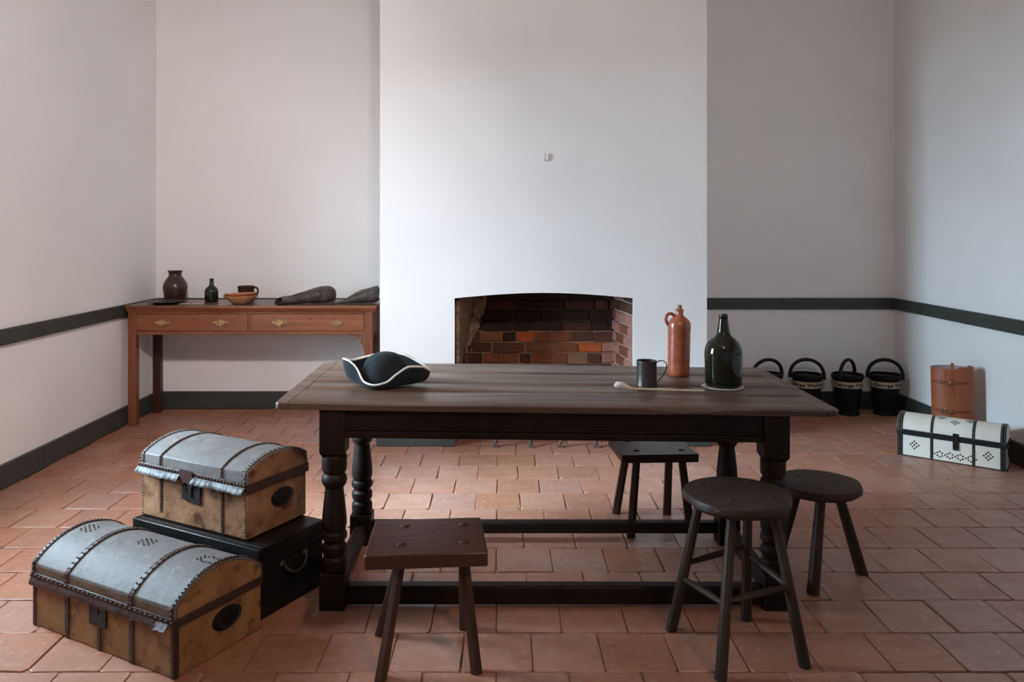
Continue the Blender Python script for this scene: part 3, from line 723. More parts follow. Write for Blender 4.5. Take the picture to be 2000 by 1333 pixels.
# ---------- upper tan trunk
Lx, W, HS, V, RI = .566, .309, .186, .055, .045
ZB = .251
tr_ = thing('domed_trunk', 'smaller tan hide trunk with pale domed lid standing on the black box', 'trunk', (-1.0786, 3.112, ZB), R(-28.5))
body_mesh(Lx, W, HS).build('body', M['hide_b'], tr_, bevel=.008)
lid = lid_mesh(Lx, W, HS + .001, V, RI).build('lid', M['hide_lid'], tr_, bevel=.004, angle=30)
for s in (-1, 1):
    Pe = profile(W - .014, HS + .004, V, RI - .005, 18, 0)
    MB().prism([(p[0], p[1]) for p in Pe][::-1], lambda a, b, t: (s * (Lx / 2 + .0015 + .003 * t), a, b)).build('end_panel', M['hide_b'], lid, angle=30)
mb = MB()
for x in (-.30 * Lx, .285 * Lx):
    over_band(x - .0035, x + .0035, W, HS, V, RI, .004).build('leather_band', M['leather_strip'], lid)
    over_studs(mb, x, W, HS, V, RI, .0042, .0125, .006, .0015, skip=.1)
    MB().box(x - .005, x + .005, -W / 2 - .004, -W / 2 - .0005, .03 if x < 0 else .005, HS - .01).build('leather_band', M['leather_strip'], tr_)
    for k in range(13): mb.stud((x + random.uniform(-.003, .003), -W / 2 - .004, (.035 if x < 0 else .012) + k * .0115), (0, -1, 0), .0036)
for s in (-1, 1):
    x = s * (Lx / 2 - .010); over_band(x - .006, x + .006, W, HS, V, RI, .003).build('leather_band', M['hide_lid'], lid)
    over_studs(mb, x + s * .005, W, HS, V, RI, .0042, .0115, .005, .002); over_studs(mb, x - s * .006, W, HS, V, RI, .0036, .014, .005, .002)
    for k in range(16): mb.stud((s * (Lx / 2 - .006) + random.uniform(-.002, .002), -W / 2 - .002, .010 + k * .0112), (0, -1, 0), .0036)
n = 34
for i in range(n + 1):
    if 15 <= i <= 19: continue
    mb.stud((-Lx / 2 + Lx * i / n, -W / 2 - .013, HS + .016), (0, -1, .5), .0058)
mb.build('studs', M['stud'], tr_, kind='stuff')
MB().box(-Lx / 2 - .004, Lx / 2 + .005, -W / 2 - .012, -W / 2 - .003, HS + .006, HS + .024).build('seam_band', M['leather_strip'], tr_, bevel=.003)
MB().box(Lx / 2 + .004, Lx / 2 + .010, -W / 2 - .008, W / 2 + .003, HS - .014, HS + .018).build('seam_band', M['leather_strip'], tr_, bevel=.002)
rg = random.Random(9)
MB().sheet(flap_grid(-Lx / 2 - .006, -.052, -W / 2 - .008, HS + .010, .024, .020, 46, .12), .003).build('leather_flap', M['flap_b'], tr_, angle=60, label='pale leather flap along the lid')
MB().sheet(flap_grid(.024, Lx / 2 + .004, -W / 2 - .008, HS + .010, .023, .020, 46, .12), .003).build('leather_flap', M['flap_b'], tr_, angle=60, label='pale leather flap along the lid')
MB().prism([(-.050, HS - .085), (.052, HS - .094), (.052, HS - .004), (-.050, HS - .004)], lambda a, b, t: (a, -W / 2 - .007 + .006 * t, b)).build('lock_plate', M['iron'], tr_, bevel=.002)
MB().box(-.003, .010, -W / 2 - .013, -W / 2 - .007, HS - .070, HS + .004).box(-.030, -.022, -W / 2 - .009, -W / 2 - .007, HS - .052, HS - .030).build('hasp', M['iron'], tr_, bevel=.002)
MB().sheet([[(x, -W / 2 - .012 - .004 * math.sin(2.5 * (x + .05) / .08), HS + .03 - .045 * t - .02 * abs(x + .015) / .04 * t) for t in (0, .25, .5, .75, 1)] for x in (-.052, -.04, -.03, -.02, -.01, 0, .010, .020)], .004).build('hasp_cover', M['flap'], tr_, angle=60)
oval_handle(tr_, Lx / 2 + .001, .020, .112, .056, .034, M['iron'], M['black_leather'])

# ---------- white studded chest on the right
Lx, W, HS, V, RI = .56, .172, .142, .020, .082
ch = thing('domed_trunk', 'small white hide trunk with black studded straps near the right wall', 'trunk', (0, 0, 0), R(-38.5))
dx_, dy_ = math.cos(R(-38.5)), math.sin(R(-38.5)); ux_, uy_ = -dy_, dx_
ch.location = (2.424 + dx_ * Lx / 2 + ux_ * W / 2, 4.829 + dy_ * Lx / 2 + uy_ * W / 2, 0)
body_mesh(Lx, W, HS).build('body', M['white_hide'], ch, bevel=.003)
MB().box(-Lx / 2 - .002, Lx / 2 + .002, -W / 2 - .003, W / 2 + .002, 0, .006).build('base_strip', M['leather_strip'], ch)
lid = lid_mesh(Lx, W, HS + .001, V, RI).build('lid', M['white_hide'], ch, bevel=.002, angle=30)
mb = MB()
for x, hw in ((-Lx / 2 + .014, .014), (-.17 * Lx, .007), (.215 * Lx, .007), (Lx / 2 - .014, .014)):
    over_band(x - hw, x + hw, W, HS, V, RI, .002).build('leather_band', M['black_leather'], lid)
    MB().box(x - hw, x + hw, -W / 2 - .0035, -W / 2 - .0003, .004, HS).build('leather_band', M['black_leather'], ch)
    offs = (-.007, .007) if hw > .01 else (0,)
    for o_x in offs:
        over_studs(mb, x + o_x, W, HS, V, RI, .0026, .011, .0036, t0=.03)
        for k in range(9): mb.stud((x + o_x, -W / 2 - .0035, .014 + k * .0145), (0, -1, 0), .0026)
for i in range(40):
    x = -Lx / 2 + .006 + (Lx - .012) * i / 39; mb.stud((x, -W / 2 - .0075, HS + .016), (0, -1, 0), .002)
    mb.stud((x, -W / 2 - .0075, HS - .012), (0, -1, 0), .002)
mb.build('bright_studs', M['stud_bright'], ch, kind='stuff')
MB().box(-Lx / 2 - .004, Lx / 2 + .004, -W / 2 - .0075, -W / 2 - .003, HS - .015, HS + .019).box(Lx / 2 + .0005, Lx / 2 + .005, -W / 2 - .0075, W / 2, HS - .015, HS + .019).build('seam_band', M['black_leather'], ch, bevel=.002)
MB().box(Lx / 2 + .005, Lx / 2 + .009, -.03, .04, HS - .07, HS - .02).build('end_tab', M['black_leather'], ch)
MB().box(.030 - .014, .030 + .014, -W / 2 - .012, -W / 2 - .0075, HS - .055, HS + .034).box(.030 - .012, .030 + .012, -W / 2 - .015, -W / 2 - .012, HS - .062, HS - .022).build('hasp', M['black_leather'], ch, bevel=.003)
mb = MB()
def dots(cx, cz, pts, r=.0058):
    for a, b in pts: mb.stud((cx + a, -W / 2 - .0004, cz + b), (0, -1, 0), r)
dia = [(0, .032), (-.011, .021), (.011, .021), (-.022, .010), (0, .010), (.022, .010), (-.011, -.001), (.011, -.001), (0, -.012)]
dots(-.335 * Lx, .062, dia); dots(.345 * Lx, .062, dia)
for k in range(4):
    cx = -.152 * Lx + .034 + k * .0535 - .002
    dots(cx, .040, [(0, .016), (-.013, .008), (.013, .008), (-.026, 0), (-.013, -.008), (.013, -.008), (0, -.016)] + ([(.026, 0)] if k == 3 else []), .0054)
P = profile(W, HS, V, RI, 22, .003)
def dome_dots(cx, ct, pts, r):
    for a, b in pts:
        y, z, ny, nz = at_arc(P, ct + b / arc_len(P)[-1]); mb.stud((cx + a, y, z), (0, ny, nz), r)
sm3 = [(a * .010 + b * .010, (a - b) * .007) for a in (-1, 0, 1) for b in (-1, 0, 1)]
dome_dots(.022, .33, sm3, .0055); dome_dots(-.052, .42, sm3, .0055); dome_dots(.098, .42, sm3, .0055)
mb.build('dark_studs', M['iron'], ch, kind='stuff')

# ================================================================== CONSOLE SIDE TABLE
cs = thing('side_table', 'mahogany side table with two brass-handled drawers in the left alcove', 'table', (-1.72, 5.73, 0))
ox, oy = -1.72, 5.73
X0, X1, Y0, Y1 = -2.582 - ox, -.884 - ox, 5.516 - oy, 5.965 - oy
zt = .841
tp = MB().box(X0 - .004, X1 + .034, Y0 - .030, Y1 + .01, zt - .016, zt).build('top', M['mahogany_top'], cs, bevel=.003)
tp_e = MB().box(X0 - .003, X1 + .036, Y0 - .034, Y0 - .029, zt - .018, zt - .0008).build('top_edge', M['mahogany'], tp, bevel=.002)
MB().prism([(Y0 - .028, zt - .0165), (Y0 - .026, zt - .024), (Y0 - .016, zt - .030), (Y0 - .010, zt - .040), (Y0 - .004, zt - .046), (Y0, zt - .048), (Y0, zt - .0165)], lambda a, b, t: (X0 - .002 + (X1 - X0 + .026) * t, a, b)).build('cornice_moulding', M['mahogany'], cs, angle=30)
MB().prism([(X1, zt - .0165), (X1 + .028, zt - .0165), (X1 + .024, zt - .026), (X1 + .012, zt - .034), (X1 + .004, zt - .046), (X1, zt - .048)][::-1], lambda a, b, t: (a, Y0 + (Y1 - Y0) * t, b)).build('cornice_moulding', M['mahogany'], cs, angle=30)
LW = .055
zb = .635
for x in (X0, X1 - LW):
    front = x
    left = x < 0
    mt = M['mahogany_v']
    MB().box(x, x + LW, Y0, Y0 + LW, 0, zt - .017).build('leg', mt, cs, bevel=.004)
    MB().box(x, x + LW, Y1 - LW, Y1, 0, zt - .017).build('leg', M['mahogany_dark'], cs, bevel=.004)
mb = MB()
for k in range(3): mb.tube([(X1 - LW + .012 + k * .015, Y0 + .001, .10), (X1 - LW + .012 + k * .015, Y0 + .001, .58)], .004, 6)
mb.build('reeding', M['mahogany_v'], cs)
xa, xb = X0 + LW + .0005, X1 - LW - .0005; xm = -1.735 - ox
MB().box(xa, xb, Y0 + .004, Y0 + .03, zb, .660).build('lower_rail', M['mahogany'], cs, bevel=.002)
MB().box(xa, xb, Y0 + .004, Y0 + .03, .782, zt - .017).build('upper_rail', M['mahogany'], cs, bevel=.002)
MB().box(xm - .011, xm + .011, Y0 + .004, Y0 + .03, .660, .782).build('drawer_divider', M['mahogany_v'], cs)
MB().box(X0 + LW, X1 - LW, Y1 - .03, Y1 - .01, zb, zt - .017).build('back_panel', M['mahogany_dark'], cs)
for x in (X0 + .006, X1 - .026): MB().box(x, x + .020, Y0 + LW, Y1 - LW, zb, zt - .017).build('side_panel', M['mahogany'], cs)
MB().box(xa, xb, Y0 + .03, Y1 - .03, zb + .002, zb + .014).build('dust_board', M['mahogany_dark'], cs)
def pull(parent, x, z):
    y = Y0 - .0055
    half = [(0, .024), (.008, .020), (.012, .011), (.020, .017), (.027, .014), (.033, .006), (.040, .010), (.047, .012), (.052, .004), (.047, -.006), (.040, -.002), (.036, -.008), (.028, -.010), (.022, -.018), (.012, -.020), (.006, -.026), (0, -.029)]
    pl = half + [(-a, b) for a, b in half[1:-1]][::-1]
    b = MB().prism([(x + a, z + c) for a, c in pl][::-1], lambda u, v, t: (u, y + .003 * t, v)).build('pull_plate', M['brass'], parent)
    MB().tube(bez((x - .030, y - .006, z + .004), (x - .026, y - .014, z - .026), (x + .026, y - .014, z - .026), (x + .030, y - .006, z + .004), 12), .0032, 8)\
        .tube([(x - .030, y + .001, z + .004), (x - .030, y - .009, z + .004)], .0045, 8).tube([(x + .030, y + .001, z + .004), (x + .030, y - .009, z + .004)], .0045, 8).build('pull_bail', M['brass'], parent)
for (a, b, pxs) in ((X0 + LW + .002, xm - .013, (-2.342 - ox, -1.936 - ox)), (xm + .013, X1 - LW - .002, (-1.528 - ox, -1.121 - ox))):
    dr = MB().box(a, b, Y0 - .002, Y0 + .30, .662, .780).build('drawer', M['mahogany'], cs, bevel=.003)
    for x in pxs: pull(dr, x, .720)
    mb = MB(); xc = (a + b) / 2; mb.lathe([(0, 0), (.0045, 0), (.0045, .001), (0, .001)], 10, (0, 0, 0)).build('keyhole', M['iron'], dr, fn=lambda u, v, w: (xc + .02 + u, Y0 - .003 - w, .745 + v * 1.6))
# pierced corner brackets
def bracket(x, s, y):
    mb = MB(); n = 10; r = .115; grid = []
    for i in range(n + 1):
        a = math.pi / 2 * i / n; grid.append((x + s * (r - r * math.sin(a)), zb - r + r * math.cos(a)))
    mb.tube([(gx, y, gz) for gx, gz in grid], .0042, 6)
    mb.tube([(x + s * .035, y, zb), (x + s * .034, y, zb - .036), (x + s * .005, y, zb - .036)], .0032, 6)
    mb.tube([(x + s * .020, y, zb - .001), (x + s * .012, y, zb - .05), (x + s * .001, y, zb - .09)], .003, 6)
    mb.tube([(x + s * .06, y, zb - .001), (x + s * .035, y, zb - .03), (x + s * .02, y, zb - .06)], .003, 6)
    return mb.build('corner_bracket', M['mahogany'], cs)
bracket(X1 - LW, -1, Y0 + .012)
mb = MB(); arc = [(Y0 + LW + (Y1 - Y0 - 2 * LW) * i / 12, zb - .10 * (1 - math.sin(math.pi * i / 12))) for i in range(13)]
for (a, b), (c, d_) in zip(arc, arc[1:]):
    mb.hexa([(X1 - .024, a, b), (X1 - .008, a, b), (X1 - .008, c, d_), (X1 - .024, c, d_), (X1 - .024, a, zb), (X1 - .008, a, zb), (X1 - .008, c, zb + .0001), (X1 - .024, c, zb + .0001)])
mb.build('side_arch', M['mahogany_v'], cs)
MB().box(X0 + LW, X0 + LW + .008, Y0 + .012, Y0 + .03, .545, .575).build('bracket_stub', M['mahogany_dark'], cs, bevel=.003)

# ================================================================== ON THE CONSOLE
ZS = zt + .0005
# brown jar with spout
o = thing('stoneware_jug', 'dark brown round-bellied stoneware jug at the left back of the side table', 'jug', (-2.391, 5.857, ZS))
pr = [(.062, 0), (.066, .004), (.074, .03), (.084, .07), (.087, .10), (.083, .125), (.070, .152), (.054, .172), (.046, .185), (.044, .195), (.047, .210), (.053, .220), (.051, .222), (.043, .208), (.040, .195), (.048, .17), (.06, .14), (.05, .02), (0, .015)]
mb = MB().lathe(pr, 36)
def spout(x, y, z):
    a = math.atan2(y, x); k = max(0, math.cos(a - R(170))) ** 14 * max(0, (z - .195) / .025); return (x * (1 + .16 * k), y * (1 + .16 * k), z + .002 * k)
mb.build('body', M['jar'], o, fn=spout, angle=60)
MB().tube([(-.0, .046, .205), (0, .07, .205), (0, .098, .18), (0, .10, .14), (0, .084, .105)], [.009, .008, .0075, .0075, .010], 10).build('handle', M['jar'], o)
# plate
MB().lathe([(0, 0), (.075, 0), (.080, .002), (.095, .010), (.130, .017), (.1325, .019), (.130, .0205), (.095, .014), (.078, .006), (0, .0045)], 44).build('plate', M['plate'], loc=(-2.363, 5.632, ZS))
tag(bpy.data.objects['plate'], 'wide dark pewter plate lying on the left end of the side table', 'plate')
# knife and fork
k_ = thing('table_knife', 'small old knife lying nearest the plate on the side table', 'knife', (-2.165, 5.565, ZS), R(28))
MB().prism([(-.005, -.007), (.075, -.006), (.088, 0), (.078, .006), (-.005, .006)], lambda a, b, t: (a, b, .003 + .002 * t)).build('blade', M['pewter'], k_)
MB().tube([(-.075, 0, .006), (-.05, 0, .006), (-.005, 0, .006)], [(.004, .0085), (.0045, .008), (.004, .0065)], 8, flat=(0, 0, 1)).build('handle', M['label'], k_)
k_ = thing('table_fork', 'small old two-pronged fork lying beside the knife on the side table', 'fork', (-2.075, 5.575, ZS), R(24))
MB().tube([(.0, 0, .006), (.03, 0, .005), (.040, .006, .004), (.085, .006, .003)], .0022, 6).tube([(.03, 0, .005), (.040, -.006, .004), (.085, -.006, .003)], .0022, 6).build('prongs', M['pewter'], k_)
MB().tube([(-.07, 0, .006), (-.04, 0, .006), (0, 0, .006)], [(.004, .008), (.0045, .0075), (.004, .005)], 8, flat=(0, 0, 1)).build('handle', M['label'], k_)
# small bottle
o = thing('small_bottle', 'small squat black glass bottle standing on the side table', 'bottle', (-2.102, 5.80, ZS))
MB().lathe([(.040, 0), (.047, .004), (.0485, .02), (.0475, .07), (.046, .085), (.036, .102), (.022, .112), (.0165, .122), (.0145, .150), (.0135, .156)], 32).build('body', M['bottle_small'], o, angle=60)
MB().lathe([(.0135, .1555), (.0165, .157), (.0165, .163), (.0145, .168), (.010, .168), (.009, .15)], 24, cap=False).build('lip', M['bottle_small'], o, angle=50)
# mug
o = thing('earthenware_mug', 'dark brown glazed mug standing behind the stacked bowls', 'mug', (-1.868, 5.86, ZS))
MB().lathe([(.052, 0), (.055, .003), (.056, .03), (.060, .09), (.063, .108), (.061, .110), (.057, .106), (.053, .02), (0, .01)], 32).build('body', M['mug'], o, angle=50)
MB().tube(bez((.058, 0, .098), (.098, 0, .105), (.095, 0, .045), (.056, 0, .030), 12), [(.0075, .006)] * 13, 8).build('handle', M['mug'], o)
# bowls
pb = [(.045, 0), (.050, .002), (.075, .018), (.105, .045), (.1175, .055), (.119, .058), (.116, .0595), (.1, .046), (.07, .022), (0, .012)]
o = tag(MB().lathe(pb, 40).build('bowl', M['bowl'], loc=(-1.832, 5.62, ZS), angle=50), 'pale ochre earthenware bowl, the lower of the two stacked bowls', 'bowl', 'stacked bowls on the side table')
o = tag(MB().lathe([(r * .965, z) for r, z in pb], 40).build('bowl', M['bowl_red'], loc=(-1.828, 5.622, ZS + .0165), angle=50), 'reddish ochre earthenware bowl, nested on top of the lower bowl', 'bowl', 'stacked bowls on the side table')
o.rotation_euler = (R(-1.5), R(-2.5), 0)
# leather sacks
def sack(name, label, loc, rz, secs, mat, inmat, slit):
    o = thing(name, label, 'bag', loc, rz)
    n = 22; rings = []
    def ring(x, hw, zt_, zl, dy, sh, k=1.0, crease=0.0):
        out = []
        for i in range(n):
            a = 2 * math.pi * i / n; cy, cz = math.cos(a), math.sin(a)
            y = dy + hw * k * (abs(cy) ** .8) * (1 if cy > 0 else -1)
            zm = (zt_ + zl) / 2; hz = (zt_ - zl) / 2 * k
            z = zm + hz * (abs(cz) ** .9) * (1 if cz > 0 else -1)
            if crease and math.sin(a) > .5: z -= crease * math.exp(-((y - dy + hw * .25) / (hw * .22)) ** 2)
            out.append((x + sh * (z - zl), y, max(.001, z)))
        return out
    rg2 = random.Random(len(label))
    for (x, hw, zt_, zl, dy, sh, cr) in secs:
        r_ = [(p[0], p[1] + rg2.uniform(-.0028, .0028), max(.001, p[2] + rg2.uniform(-.0024, .0024))) for p in ring(x, hw, zt_, zl, dy, sh, 1, cr)]; rings.append(r_)
    # inner lip at the mouth
    x, hw, zt_, zl, dy, sh, cr = secs[0]
    inner = [ring(secs[2][0], secs[2][1] * .6, secs[2][2] * .7, .004, secs[2][4], secs[2][5]), ring(secs[1][0], secs[1][1] * .8, secs[1][2] * .82, .004, secs[1][4], secs[1][5], .95), ring(x, hw, zt_ - .001, zl + .001, dy, sh, .9)]
    MB().loft(rings, cap0=False).build('body', mat, o, angle=75)
    MB().loft(inner, cap1=False).build('inside', inmat, o, angle=75)
    MB().loft([ring(x - .001, hw, zt_, zl, dy, sh), ring(x - .002, hw, zt_, zl, dy, sh, .93)], cap0=False, cap1=False).build('rim', mat, o, angle=75)
    for pts in slit: MB().tube(catmull(pts, 5), [.0022] * ((len(pts) - 1) * 5 + 1), 6).build('seam', mat, o)
    return o
sack('leather_bag', 'grey-brown leather bag with open dark mouth and rounded end on the side table', (-1.372, 5.655, ZS), R(27),
     [(-.215, .098, .046, .001, 0, .8, 0), (-.188, .092, .053, .001, 0, .6, .003), (-.152, .080, .055, .001, 0, .3, .008), (-.108, .068, .058, .001, 0, .1, .012), (-.055, .060, .073, .001, 0, 0, .011), (0, .063, .090, .001, 0, 0, .011), (.055, .066, .105, .001, 0, 0, .009), (.11, .067, .117, .001, 0, 0, .006), (.152, .062, .119, .001, 0, 0, .003), (.182, .050, .112, .004, 0, 0, 0), (.202, .034, .094, .012, 0, 0, 0), (.210, .015, .070, .03, 0, 0, 0)],
     M['sack'], M['sack_in'], [[(-.12, -.052, .040), (-.03, -.052, .060), (.06, -.055, .086), (.13, -.052, .103)]])
sack('leather_bag', 'grey-green folded leather bag at the right end of the side table', (-1.026, 5.68, ZS), R(9),
     [(-.172, .055, .006, .001, 0, 0, 0), (-.135, .06, .012, .001, 0, .3, 0), (-.095, .062, .022, .001, 0, .5, .001), (-.055, .062, .052, .001, 0, .3, .004), (-.01, .064, .076, .001, 0, .1, .006), (.04, .066, .092, .001, 0, 0, .008), (.085, .066, .106, .001, 0, 0, .010), (.125, .060, .118, .002, 0, .0, .008), (.150, .050, .121, .010, 0, .05, .004), (.160, .036, .104, .022, 0, .10, 0), (.164, .014, .074, .04, 0, .1, 0)],
     M['sack_b'], M['sack_in'], [[(-.09, -.056, .018), (-.04, -.054, .048), (.03, -.056, .076), (.10, -.052, .100)]])

# ================================================================== ON THE LONG TABLE
# big bottle on a white disc
bx_, by_ = .914, 3.235; zb_ = tz(bx_)
o = tag(MB().lathe([(0, 0), (.083, 0), (.085, .001), (.083, .002), (0, .002)], 40, sx=1.0, sy=.98).build('felt_disc', M['white_felt'], loc=(bx_ - .003, by_, zb_ + .0022)), 'thin white disc under the big dark bottle', 'coaster')
o = thing('wine_bottle', 'large dark olive glass bottle with long neck on the long table', 'bottle', (bx_, by_, zb_ + .0046))
MB().lathe([(.060, .004), (.066, 0), (.0725, .006), (.0735, .03), (.0745, .09), (.0755, .125), (.0750, .142), (.071, .160), (.062, .178), (.049, .192), (.036, .202), (.028, .212), (.0245, .226), (.0195, .262), (.0165, .280)], 48).build('body', M['bottle'], o, angle=70)
MB().lathe([(.0160, .2735), (.0185, .2755), (.0188, .2800), (.0165, .2815), (.0178, .2830), (.0178, .2900), (.0155, .2925), (.0125, .2925), (.0115, .275)], 32, cap=False).build('lip', M['bottle_small'], o, angle=50)
# orange stoneware bottle with handle and cork
jx, jy = .784, 3.47
o = thing('stoneware_bottle', 'tall glossy orange-red stoneware bottle with loop handle and stopper', 'bottle', (jx, jy, tz(jx) + .0025), R(0), rot=(0, R(1.0), 0))
pr = [(.042, 0), (.0455, .003), (.046, .012)]
for i in range(14):
    z = .02 + i * .0142; pr.append((.0468 + .0009 * math.sin(i * 2.1) + .0015 * z / .2, z))
pr += [(.0490, .222), (.0470, .232), (.0405, .243), (.030, .253), (.021, .259), (.0165, .264), (.0152, .274), (.0152, .284)]
MB().lathe(pr, 40).build('body', M['clay_red'], o, angle=70)
MB().lathe([(.0145, .2820), (.0175, .2835), (.0180, .2870), (.0150, .2885), (.0140, .2920), (.010, .2920)], 28).build('lip_ring', M['clay_red'], o, angle=60)
MB().lathe([(.0088, .288), (.0092, .306), (.0085, .308)], 16).build('cork_stopper', M['cork'], o)
MB().tube(catmull([(-.020, 0, .258), (-.036, 0, .269), (-.052, 0, .266), (-.060, 0, .250), (-.056, 0, .232), (-.046, 0, .218)], 5), [(.0075, .0065)] * 26, 10).build('handle', M['clay_red'], o)
# pewter mug
mx_, my_ = .599, 3.225
o = thing('pewter_mug', 'dull dark pewter mug with strap handle on the long table', 'mug', (mx_, my_, tz(mx_) + .0025))
MB().lathe([(.0415, 0), (.0430, .001), (.0425, .008), (.0415, .010), (.0405, .05), (.0400, .098), (.0405, .102), (.0400, .1035), (.0380, .103), (.0375, .010), (0, .006)], 44).build('body', M['pewter'], o, angle=40)
MB().tube(catmull([(.038, 0, .094), (.052, 0, .102), (.068, 0, .101), (.080, 0, .090), (.080, 0, .072), (.070, 0, .048), (.052, 0, .026), (.043, 0, .014)], 5), [(.0065, .0019)] * 36, 8, flat=(0, 1, 0)).build('handle', M['pewter'], o)
# clay pipe
px0, py0 = .470, 3.135
o = thing('clay_pipe', 'long white clay tobacco pipe lying on the table beside the pewter mug', 'pipe', (px0, py0, tz(px0) + .0015), R(-3))
o.rotation_euler = (0, R(.77), R(-3.2))
MB().tube(catmull([(.040, 0, .006), (.090, 0, .0065), (.20, 0, .0055), (.335, 0, .0045)], 6), [.0058 - .0021 * i / 18 for i in range(19)], 10).build('stem', M['pipe_stem'], o)
rings = []
for (x, z, r, tilt) in ((.052, .0075, .006, 80), (.044, .008, .0085, 76), (.034, .0105, .0110, 66), (.022, .0155, .0135, 58), (.010, .0195, .0148, 55), (-.002, .0225, .0142, 55), (-.010, .0245, .0115, 55), (-.0135, .0256, .0075, 55), (-.004, .022, .0066, 55), (.015, .0165, .005, 55)):
    a = R(tilt); d = Vector((-math.sin(a), 0, math.cos(a))); u = Vector((math.cos(a), 0, math.sin(a)))
    rings.append([Vector((x, 0, z)) + u * (r * math.cos(2 * math.pi * k / 18)) + Vector((0, 1, 0)) * (r * math.sin(2 * math.pi * k / 18)) for k in range(18)])
MB().loft(rings).build('pipe_bowl', M['pipe'], o, angle=70)

# tricorn hat
hx, hy = -.455, 3.175
hat = thing('tricorn_hat', 'black felt tricorn hat edged with white ribbon on the left of the table', 'hat', (hx, hy, tz(hx) + .003))
def pinterp(tab, a):
    a = a % 360; n = len(tab)
    for i in range(n):
        a0 = tab[i][0]; a1 = tab[(i + 1) % n][0] + (360 if i == n - 1 else 0)
        aa = a if a >= a0 else a + 360
        if a0 <= aa <= a1:
            t = (aa - a0) / (a1 - a0); t = t * t * (3 - 2 * t)
            return [tab[i][k] + (tab[(i + 1) % n][k] - tab[i][k]) * t for k in (1, 2)]
# angle, edge radius, edge height; corners at 8, 140 and 258 degrees
tab = [(5, .180, .048), (25, .150, .076), (60, .115, .108), (95, .110, .115), (125, .130, .100), (150, .163, .085), (170, .172, .098), (185, .168, .107), (199, .142, .103), (211, .118, .076), (222, .117, .046), (235, .122, .026), (258, .126, .018), (280, .119, .028), (299, .121, .060), (318, .133, .086), (342, .160, .080)]
nA = 96; G = []; edge = []
prof_h = [pinterp(tab, 360 * i / nA) for i in range(nA)]
for _ in range(4): prof_h = [[(prof_h[i - 1][k] + 2 * prof_h[i][k] + prof_h[(i + 1) % nA][k]) / 4 for k in (0, 1)] for i in range(nA)]
for i in range(nA + 1):
    a = 360 * i / nA; r, z = prof_h[i % nA]; ca, sa = math.cos(R(a)), math.sin(R(a)); row = []
    rc = .092
    zb0 = .012
    for t in (0, .15, .3, .45, .6, .75, .9, 1.0):
        # brim leaves the crown, sweeps out low and turns up towards the edge
        rr = rc + (r - rc) * (math.sin(t * math.pi / 2) ** .9); zz = zb0 - .008 * math.sin(t * math.pi) + (z - zb0) * t ** 1.9
        row.append((rr * ca, rr * sa * .93, max(.004, zz)))
    G.append(row); edge.append(row[-1])
MB().sheet(G, .004).build('brim', M['felt'], hat, angle=70)
pr = [(.095, .008), (.097, .022), (.096, .045), (.091, .070), (.080, .096), (.062, .115), (.038, .126), (.014, .131), (0, .1315)]
MB().lathe(pr, 40, sx=1.0, sy=.93).build('crown', M['felt'], hat, angle=70)
MB().tube(edge[:-1], [(.0050, .0032)] * nA, 8, closed=True).build('ribbon_edging', M['ribbon'], hat, angle=70, label='white ribbon edging')

# ================================================================== FIRE BUCKETS
def text_mesh(txt, size):
    cu = bpy.data.curves.new('lettering', 'FONT'); cu.body = txt; cu.size = size; cu.resolution_u = 3; cu.offset = size * .030
    ob = bpy.data.objects.new('lettering', cu); COL.objects.link(ob)
    dg = bpy.context.evaluated_depsgraph_get(); dg.update()
    me = bpy.data.meshes.new_from_object(ob.evaluated_get(dg)); v = [tuple(p.co) for p in me.vertices]; f = [tuple(p.vertices) for p in me.polygons]
    bpy.data.objects.remove(ob); bpy.data.meshes.remove(me); bpy.data.curves.remove(cu); return v, f
tv, tf = text_mesh('George Wa\u017fhington', .040)
tw = max(p[0] for p in tv)
BPROF = [(.0, 0), (.080, 0), (.083, .003), (.083, .014), (.076, .020), (.0745, .026), (.080, .06), (.090, .14), (.0985, .215), (.1035, .262), (.1045, .272)]
def brad(z):
    for (r0, z0), (r1, z1) in zip(BPROF[2:], BPROF[3:]):
        if z0 <= z <= z1 and z1 > z0: return r0 + (r1 - r0) * (z - z0) / (z1 - z0)
    return .1
